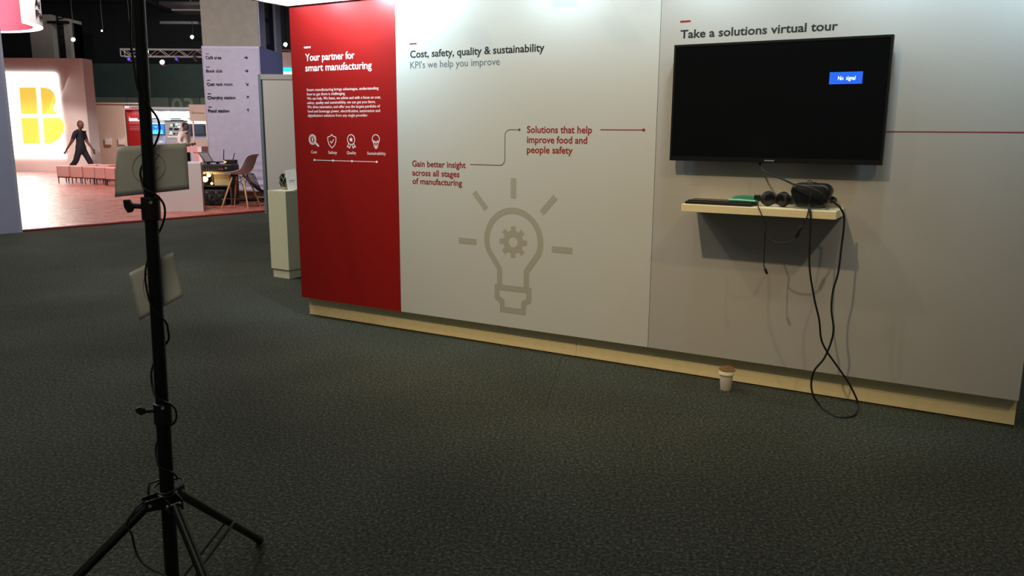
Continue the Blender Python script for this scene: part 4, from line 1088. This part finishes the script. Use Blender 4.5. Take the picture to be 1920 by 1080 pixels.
B(-hw + .02, hw - .02, .05, 1.4, .10, .26).build('base_board', mat('beige_base', (150, 128, 100), .7), ck)
B(-hw, hw, .02, 1.45, .03, .10).build('base_plate', M_TV, ck)
def KL(px, py): p = at(px, py, YK - .06); return p.x - (xa + xb) / 2, p.z
for t, px0, px1, py, ar in (('Café area', 385.3, 415, 110.5, 0), ('Book club', 386.3, 416.7, 135.5, 0), ('Coat rack room', 387.6, 435.8, 160.3, -45), ('Charging station', 388.8, 441.6, 185.4, 45), ('Food station', 390, 429.8, 210, 90)):
    x0, z0 = KL(px0, py); x1_, _ = KL(px1, py)
    lettering(t, x0, z0, x1_ - x0, .060, M_TXTB, ck, y=-.05, bold=.02, thick=.006)
    xd, zd = KL(px0, py - 10); B(xd, xd + .07, -.056, -.05, zd - .005, zd + .005).build('accent_dash', M_TXTB, ck)
    xe, ze = KL(460.5 + (py - 110) * .045, py - 3)
    a_ = math.radians(ar); ca, sa = math.cos(a_), math.sin(a_)
    rot = lambda x, z: (xe + x * ca - z * sa, ze + x * sa + z * ca)
    MB().stroke([rot(-.032, 0), rot(.030, 0)], .011, -.056, -.05).stroke([rot(.004, .026), rot(.032, 0), rot(.004, -.026)], .011, -.0562, -.05).build('arrow', M_TXTB, ck)

# ------------------------------------------------------------------ technician's desk
dk = empty('control_desk', (-5.711, 14.852, 0.03), math.radians(13))
tag(dk, 'white open backed counter desk of a technician beside the bar stool', 'desk')
M_DESK = mat('pinkish_white_laminate', (214, 198, 192), .55, var=.02)
B(-.73, 0, 0, .04, 0, .87).build('front_panel', M_DESK, dk)
B(-.02, .0, .041, .22, 0, .87).build('side_panel', mat('white_edge', (224, 214, 200), .5), dk)
B(-.73, .0, .0, .50, .87, .89).build('top', M_FRAME, dk)
B(-.73, -.69, .041, .50, 0, .87).build('side_panel', M_DESK, dk)
# equipment table standing behind it
YE = 15.98
EX = lambda px, py: at(px, py, YE)
ex0, ex1 = EX(378, 340).x, EX(433, 340).x
et = empty('equipment_table', (ex0, YE, 0.03))
tag(et, 'pale open equipment table with two shelves behind the bar stool', 'table')
ew = ex1 - ex0
zt5, zt6 = EX(410, 322).z - .03, EX(410, 348).z - .03
B(0, ew, 0, .45, zt5 - .05, zt5).build('table_top', mat('pale_ply', (200, 186, 160), .6), et)
B(0, ew, 0, .45, zt6 - .02, zt6).build('shelf', M_DARK, et)
B(0, ew, .43, .45, 0, zt5 - .05).build('back_panel', mat('tan_board', (150, 132, 104), .7), et)
for x in (0.0, ew - .03): B(x, x + .03, 0, .43, 0, zt5 - .05).build('leg_panel', mat('dark_board', (64, 56, 50), .7), et)
bx0 = EX(398, 335).x - ex0
tb = B(0, ew - .06 - bx0, 0, .30, 0, zt5 - .05 - zt6 - .01).build('cardboard_box', mat('tan_card', (158, 140, 108), .7), None, loc=(ex0 + bx0, YE + .09, .031 + zt6))
tag(tb, 'plain tan box on the middle shelf of the equipment table', 'box')
# mixing console on the table
zc0, zc1 = zt5 + .03, EX(410, 309).z
mxc = empty('mixing_console', (EX(406, 315).x, YE, zc0))
tag(mxc, 'black mixing console with red lights on the equipment table', 'console')
hw2 = (EX(436, 315).x - EX(377, 315).x) / 2
hc = zc1 - zc0
B(-hw2, hw2, -.04, .40, 0.001, hc).build('console_body', M_BLACK, mxc, bevel=.01)
for px in (412.5, 417.5):
    x = EX(px, 316).x - EX(406, 316).x
    B(x - .012, x + .012, -.046, -.0405, hc * .35, hc * .35 + .016).build('indicator', glow('red_led', (230, 40, 40), 2.0), mxc)
x = EX(425.5, 314).x - EX(406, 314).x
MB().cyl((x, -.06, hc * .55), (x, -.041, hc * .55), .018, seg=12).build('dial', M_STEEL, mxc)
for k in range(6):
    MB().cyl((-.25 + .06 * k, .10, hc), (-.25 + .06 * k, .10, hc + .012), .010, seg=8).build('knob', M_STEEL, mxc)
m = MB()
for k in range(8):
    x = -.28 + .05 * k
    m.tube(smooth_path([(x, .0, hc - .01), (x + .02, -.06, hc + .015), (x + .06, -.075, hc * .5), (x + .045, -.06, .02 + .006 * k)], 4), .007, 5)
tag(m.build('patch_leads', mat('dull_green_lead', (44, 56, 52), .6), mxc), kind='stuff')
# laptop
zl = zc1 + .048
lo0 = EX(390, 305)
lp = empty('laptop', (lo0.x, YE, zl))
tag(lp, 'open black laptop standing on the mixing console', 'laptop')
def LX(px, py, dy=0.0): p = at(px, py, YE + dy); return (p.x - lo0.x, dy, p.z - zl)
B(LX(381, 305)[0], LX(412, 305)[0], -.02, .20, -.006, .012).build('keyboard_half', M_BLACK, lp)
vs = [LX(370.5, 285.5, .12), LX(389, 285, .12), LX(401, 303.5, .02), LX(384, 305.5, .02)]
hexf = [(0, 1, 2, 3), (7, 6, 5, 4), (0, 4, 5, 1), (1, 5, 6, 2), (2, 6, 7, 3), (3, 7, 4, 0)]
lid = MB().add(vs + [(x, y + .014, z) for x, y, z in vs], hexf).build('lid', M_BLACK, lp)
vi = [LX(373, 287, .105), LX(388, 286.5, .105), LX(398, 302, .022), LX(386, 303.2, .022)]
MB().add([(x, y - .004, z) for x, y, z in vi] + [(x, y - .001, z) for x, y, z in vi], hexf).build('screen', glow('laptop_screen', (92, 80, 86), .5), lid)
for x in (-.03, .15): B(x, x + .02, .02, .16, -.035, -.006).build('riser', M_BLACK, lp)
# router with two antennas
rt = empty('router', (EX(431, 303).x, YE + .06, zc1 + .013))
tag(rt, 'black router with two antennas and an orange light on the mixing console', 'router')
B(-.10, .10, -.06, .10, .0, .085).build('case', M_BLACK, rt, bevel=.008)
for px, px2, h in ((415.5, 417, .20), (433, 437, .13)):
    x = EX(px, 300).x - EX(431, 300).x; x2 = EX(px2, 300).x - EX(431, 300).x
    MB().tube([(max(x, -.10), .06, .06), (x, .06, .085), (x2, .06, .085 + h)], [.009, .010, .007], 8).build('antenna', M_BLACK, rt)
x = EX(422.5, 302).x - EX(431, 302).x
B(x - .018, x + .018, -.066, -.0605, .03, .055).build('orange_light', glow('orange_led', (255, 150, 30), 3.0), rt)
# warm lamps hanging in the table
M_BULBW = glow('warm_bulb', (255, 220, 150), 9.0)
for i, (px, py, r) in enumerate(((384.5, 336, .055), (391.5, 328.5, .036), (397, 344, .022))):
    p = at(px, py, YE - .07)
    o = empty('warm_lamp', p)
    tag(o, ('large warm lamp glowing at the left of the equipment table', 'upper warm lamp glowing under the equipment table top', 'small warm lamp glowing low at the equipment table')[i], 'lamp', 'warm lamps at the equipment table')
    MB().sphere((0, 0, 0), r, 14, 10).build('bulb', M_BULBW, o, smooth=True)
    MB().tube([(0, r * .6, 0), (0, .066, .01), (0, .066, zt5 - .02 + .03 - p.z)], [r * .5, .012, .006], 8).build('socket', M_BLACK, o)
    if i < 2:
        l = bpy.data.lights.new('lamp_light', 'POINT'); l.energy = 1.0; l.color = (1, .72, .36); l.shadow_soft_size = r
        lo = bpy.data.objects.new('lamp_light', l); COL.objects.link(lo); lo.parent = o; lo.location = (.02, -.12, 0)
# amplifier rack in front of the table
ar = empty('equipment_rack', (EX(404, 380).x, YE, .031))
tag(ar, 'black equipment rack with plugged cables under the equipment table', 'rack')
rw = (EX(424, 380).x - EX(386, 380).x) / 2
rh = EX(404, 356).z - .031
B(-rw, rw, .005, .38, .0, rh).build('rack_body', M_DARK, ar, bevel=.006)
for r in range(4):
    for k in range(6):
        B(-rw + .02 + k * (2 * rw - .02) / 6, -rw + .055 + k * (2 * rw - .02) / 6, -.007, .0045, .03 + rh * .23 * r, .065 + rh * .23 * r).build('socket_block', M_BLACK if (r + k) % 3 else mat('grey_socket', (90, 92, 94), .5), ar)
m = MB()
rr = random.Random(3)
for k in range(9):
    x, x2 = rr.uniform(-rw + .02, rw - .04), rr.uniform(-rw, rw - .04)
    m.tube(smooth_path([(x, -.01, rr.uniform(.08, rh - .03)), (x + .02, -.06, rr.uniform(.06, rh * .7)), (x2, -.07, .03), (x2 + .04, -.04, .012)], 4), .006, 5)
tag(m.build('leads', M_CABLE, ar), kind='stuff')
# loose cables behind the stool
cb = empty('cable_bundle', (ex1 + .05, 16.46, .03))
tag(cb, 'bundle of black cables hanging behind the bar stool', 'cables')
for k in range(7):
    x = .02 + .035 * k
    MB().tube(smooth_path([(x, 0, .72 - .02 * k), (x + .03, .02, .58), (x + .14, .04, .42 - .02 * k), (x + .30, .06, .26), (x + .50, .10, .16 + .015 * k), (x + .70, .10, .03)], 5), .010, 6).build('cable', M_CABLE, cb, smooth=True)
MB().tube([(.70 + .11 * math.cos(a_ * .2618), .0, .14 + .13 * math.sin(a_ * .2618)) for a_ in range(25)], .008, 6).build('coil', M_CABLE, cb, smooth=True)
MB().tube(smooth_path([(-.02, -.1, .69), (.1, -.05, .15), (.3, .0, .10), (.42, .0, .05), (.3, -.1, .012)], 5), .006, 6).build('cable', M_CABLE, cb, smooth=True)

# ------------------------------------------------------------------ bar stool with moulded shell
st = empty('bar_stool', (-5.25, 15.56, .03))
tag(st, 'bar stool with pale moulded shell seat and splayed wooden legs', 'stool')
prof = [(-.225, .662), (-.20, .672), (-.12, .662), (-.02, .650), (.08, .650), (.16, .675), (.215, .735), (.25, .81), (.275, .89), (.30, .96), (.335, 1.015), (.375, 1.035)]
wid = [.17, .20, .225, .235, .235, .230, .225, .215, .205, .195, .175, .12]
lift = [.0, .01, .035, .06, .075, .085, .07, .055, .04, .03, .015, .0]
vs = []
NT = 14
for (x, z), w, l in zip(prof, wid, lift):
    for k in range(NT + 1):
        t = -1 + 2 * k / NT
        fwdx = -l * .9 * abs(t) ** 2.4 if z > .70 else 0
        vs.append((x + fwdx, t * w, z + l * abs(t) ** 2.6 * (1 if z < .72 else .35)))
fs = [(j * (NT + 1) + k, j * (NT + 1) + k + 1, (j + 1) * (NT + 1) + k + 1, (j + 1) * (NT + 1) + k) for j in range(len(prof) - 1) for k in range(NT)]
se = MB().add(vs, fs).build('shell_seat', M_CHAIR, st, rz=math.radians(-14), smooth=True)
q = se.modifiers.new('thick', 'SOLIDIFY'); q.thickness = .012
q = se.modifiers.new('sub', 'SUBSURF'); q.levels = 1; q.render_levels = 2
feet = [(-.284, -.29), (.242, -.33), (.287, .292), (-.25, .35)]
tops = [(-.10, -.11), (.11, -.12), (.12, .12), (-.09, .12)]
for (fx, fy), (tx, ty) in zip(feet, tops):
    MB().tube([(tx, ty, .60), (tx + (fx - tx) * .3, ty + (fy - ty) * .3, .42), (fx, fy, 0)], [.017, .020, .011], 10).build('leg', M_WOOD, st, smooth=True)
for i in range(4):
    a_, b_ = tops[i], tops[(i + 1) % 4]; f0, f1 = feet[i], feet[(i + 1) % 4]
    p0 = (a_[0] + (f0[0] - a_[0]) * .3, a_[1] + (f0[1] - a_[1]) * .3, .42); p1 = (b_[0] + (f1[0] - b_[0]) * .3, b_[1] + (f1[1] - b_[1]) * .3, .42)
    MB().tube([p0, (b_[0], b_[1], .63)], .006, 6).build('wire_brace', M_BLACK, st)
    MB().tube([p1, (a_[0], a_[1], .63)], .006, 6).build('wire_brace', M_BLACK, st)
    MB().tube([(a_[0], a_[1], .60), (a_[0], a_[1], .648)], .010, 6).build('shock_mount', M_BLACK, st)
    p0 = (a_[0] + (f0[0] - a_[0]) * .68, a_[1] + (f0[1] - a_[1]) * .68, .19); p1 = (b_[0] + (f1[0] - b_[0]) * .68, b_[1] + (f1[1] - b_[1]) * .68, .19)
    MB().tube([p0, p1], .008, 6).build('foot_rail', M_BLACK, st)

# ================================================================== UNDER THE CEILING
# hanging ring sign at top left: an open ring, white outside, pink inside
YR = 20.0
rs_ = empty('hanging_ring_sign', (-13.57, YR, 0))
tag(rs_, 'hanging white ring banner with pink inside and glowing bottom rim', 'banner')
zr = 4.00
ro, ri = 2.04, 1.836
a0, a1 = 0.01, math.radians(245)
N = 44
def arc_solid(r0, r1, z0, z1):
    vs, fs = [], []
    for i in range(N + 1):
        a_ = a0 + (a1 - a0) * i / N
        for r_, z_ in ((r0, z0), (r1, z0), (r1, z1), (r0, z1)): vs.append((r_ * math.cos(a_), r_ * math.sin(a_), z_))
    for i in range(N):
        p, q_ = 4 * i, 4 * i + 4
        fs += [(p, p + 1, q_ + 1, q_), (p + 1, p + 2, q_ + 2, q_ + 1), (p + 2, p + 3, q_ + 3, q_ + 2), (p + 3, p, q_, q_ + 3)]
    fs += [(0, 3, 2, 1), (4 * N, 4 * N + 1, 4 * N + 2, 4 * N + 3)]
    return MB().add(vs, fs)
arc_solid(ro - .015, ro, zr, zr + 1.9).build('outer_skin', mat('banner_white', (222, 228, 232), .7), rs_, smooth=True)
arc_solid(ri, ri + .015, zr, zr + 1.9).build('inner_skin', mat('banner_pink', (222, 104, 128), .7), rs_, smooth=True)
arc_solid(ri, ro, zr - .02, zr - .001).build('light_rim', glow('rim_white', (255, 252, 248), 2.2), rs_)
ca, sa = math.cos(a0), math.sin(a0)
MB().add([(ri * ca, ri * sa, zr), (ro * ca, ro * sa, zr), (ro * ca, ro * sa, zr + 1.9), (ri * ca, ri * sa, zr + 1.9), (ri * ca, ri * sa - .02, zr), (ro * ca, ro * sa - .02, zr), (ro * ca, ro * sa - .02, zr + 1.9), (ri * ca, ri * sa - .02, zr + 1.9)],
     [(0, 1, 2, 3), (7, 6, 5, 4), (0, 4, 5, 1), (1, 5, 6, 2), (2, 6, 7, 3), (3, 7, 4, 0)]).build('end_cap', mat('banner_peach', (232, 186, 172), .7), rs_)
def ring_text(body, ang, z, w, cap):
    o = lettering(body, 0, 0, w, cap, M_TXTB, rs_, bold=.02, thick=.004)
    for v in o.data.vertices:
        a_ = ang + v.co.x / ro
        r_ = ro + .004 - v.co.y
        v.co = (r_ * math.cos(a_), r_ * math.sin(a_), z + v.co.z)
ring_text('As', .15, zr + .44, .40, .17)
ring_text('Part', .15, zr + .17, .80, .17)
for a_ in (0.1, 1.6, 3.1):
    MB().tube([(1.94 * math.cos(a_), 1.94 * math.sin(a_), zr + 1.9), (1.94 * math.cos(a_), 1.94 * math.sin(a_), 9.5)], .008, 5).build('hanging_wire', M_DARK, rs_)

# far concrete pillar with a ladder
YQ = 40.0
QX = lambda px, py: at(px, py, YQ)
fp = empty('concrete_pillar', (QX(58, 80).x, YQ, 0))
tag(fp, 'distant grey concrete pillar with a ladder behind the lightbox', 'pillar')
w0, w1, w2 = (QX(100, 60).x - QX(58, 60).x), (QX(118, 60).x - QX(58, 60).x), (QX(128, 60).x - QX(58, 60).x)
zt3 = QX(80, 27).z
M_PIL = mat('grey_concrete', (132, 128, 122), .8, var=.05, scale=3)
B(0, w0, 0, 1.4, 0, zt3).build('shaft', M_PIL, fp)
B(w0, w2, .5, 1.4, 0, zt3 - .3).build('recess', M_DARK, fp)
B(w1, w2, .2, 1.4, 0, zt3 - .15).build('shaft', M_PIL, fp)
for s_ in (w0 + .06, w1 - .10): B(s_, s_ + .05, .38, .44, 0, zt3).build('ladder_rail', M_TV, fp)
for k in range(12): B(w0 + .11, w1 - .10, .39, .43, 2.5 + .42 * k, 2.56 + .42 * k).build('ladder_rung', M_TV, fp)
B(w0 - .15, w2 + .1, -.1, .1, zt3 - .42, zt3 - .30).build('pipe_bracket', M_TV, fp)

# lighting truss
YT = 27.0
TX = lambda px, py: at(px, py, YT)
tr = empty('lighting_truss', (TX(226, 98).x, YT, 0))
tag(tr, 'silver lattice lighting truss hanging below the dark ceiling', 'truss')
L_ = TX(640, 98).x - TX(226, 98).x
zt4, zb4 = TX(300, 92).z, TX(300, 105.5).z
for y_ in (0, .28):
    for z_ in (zb4, zt4):
        MB().cyl((0, y_, z_), (L_, y_, z_), .017, seg=8).build('chord', M_STEEL, tr)
    n_ = int(L_ / .30)
    for k in range(n_):
        x0, x1_ = k * .30 + .02, k * .30 + .32
        MB().tube([(x0, y_, zb4 if k % 2 else zt4), (x1_, y_, zt4 if k % 2 else zb4)], .008, 5).build('diagonal', M_STEEL, tr)
for x in (0, L_):
    for y_ in (0, .28): MB().cyl((x, y_, zb4), (x, y_, zt4), .018, seg=6).build('end_post', M_STEEL, tr)
for x in (.3, L_ * .45, L_ * .85): MB().tube([(x, .14, zt4), (x, .14, 9.5)], .010, 5).build('hanging_wire', M_DARK, tr)
# fixtures under the truss and lamps under the ceiling
def fixture(label, px, py, Y, r, col, strength, zhang, cat='stage light', grp='stage lights under the truss'):
    p = at(px, py, Y)
    o = empty('stage_light', p); tag(o, label, cat, grp)
    MB().lathe([(r * .55, -.16), (r * 1.05, -.10), (r * 1.1, .05), (r * .9, .06), (0, .03), (0, -.16)], seg=14).xf(Matrix.Rotation(math.radians(80), 4, 'X')).build('housing', M_TV, o, smooth=True)
    MB().sphere((0, -.05, 0), (r, .03, r), 14, 8).build('lens', glow('lens_%d_%d_%d_%.1f' % (*col, strength), col, strength), o, smooth=True)
    MB().tube([(0, .05, r * .6), (0, .05, max(.1, zhang - p.z))], .014, 5).build('hanger', M_TV, o)
fixture('stage light with a small blue glow at the left end of the truss', 243, 111, 26.95, .05, (70, 70, 255), 1.2, zb4 + .06)
fixture('stage light shining bright violet under the truss', 305.5, 117.5, 26.95, .085, (210, 180, 255), 7.0, zb4 + .06)
fixture('dark stage light with faint blue lens under the truss', 332, 111, 26.95, .05, (60, 60, 200), .8, zb4 + .06)
fixture('dark stage light under the truss beside the column', 366, 110, 26.95, .06, (20, 20, 24), .1, zb4 + .06)
fixture('bright white lamp hanging level with the truss', 277, 97, 29, .055, (255, 255, 250), 12.0, 9.5, 'hall lamp', 'hall lamps')
fixture('bright lamp high above the beige partition', 138.5, 75, 38, .10, (255, 253, 245), 12.0, 9.5, 'hall lamp', 'hall lamps')
fixture('small lamp near the ceiling left of the tripod pole', 192, 58, 42, .045, (255, 253, 245), 9.0, 9.5, 'hall lamp', 'hall lamps')
fixture('bright lamp above the truss left of the column', 361, 70, 36, .08, (255, 246, 225), 12.0, 9.5, 'hall lamp', 'hall lamps')
fixture('bright lamp between the column and the red panel', 536, 84, 30, .075, (255, 252, 248), 12.0, 9.5, 'hall lamp', 'hall lamps')
# pale booth header with cyan strip seen between column and red panel
YH = 24.0
hx = at(524, 120, YH); hx2 = at(640, 120, YH)
bh = empty('booth_header', (hx.x, YH, 0))
tag(bh, 'pale pink booth header with a glowing cyan strip beside the red panel', 'booth header')
B(0, hx2.x - hx.x, 0, .3, at(530, 127, YH).z, at(530, 98, YH).z).build('fascia', M_PINKWALL, bh)
B(0, hx2.x - hx.x, -.02, .28, at(530, 134, YH).z, at(530, 127, YH).z - .002).build('cyan_strip', glow('cyan_glow', (40, 226, 240), 1.2), bh)
B(0, hx2.x - hx.x, 0, .3, at(530, 139, YH).z, at(530, 134, YH).z - .002).build('white_strip', glow('white_glow', (240, 252, 252), 1.3), bh)
B(hx2.x - hx.x - .3, hx2.x - hx.x, 0.02, .28, 0.0, at(530, 139, YH).z - .002).build('support_post', M_PINKWALL, bh)
spot('booth_or_fill_flood', (-5.6, 11.0, 6.5), (-5.1, 16.6, 1.6), 760, (0.96, 0.94, 1.0), 74, 1.0, .2)  # added fill, aimed to brighten the bar stool and the column front
spot('booth_or_fill_flood', (-1.8, 14.2, 6.2), (-4.3, 17.8, 2.6), 420, (0.80, 0.84, 1.0), 40, 1.0, .2)  # added bluish fill for the right face of the column
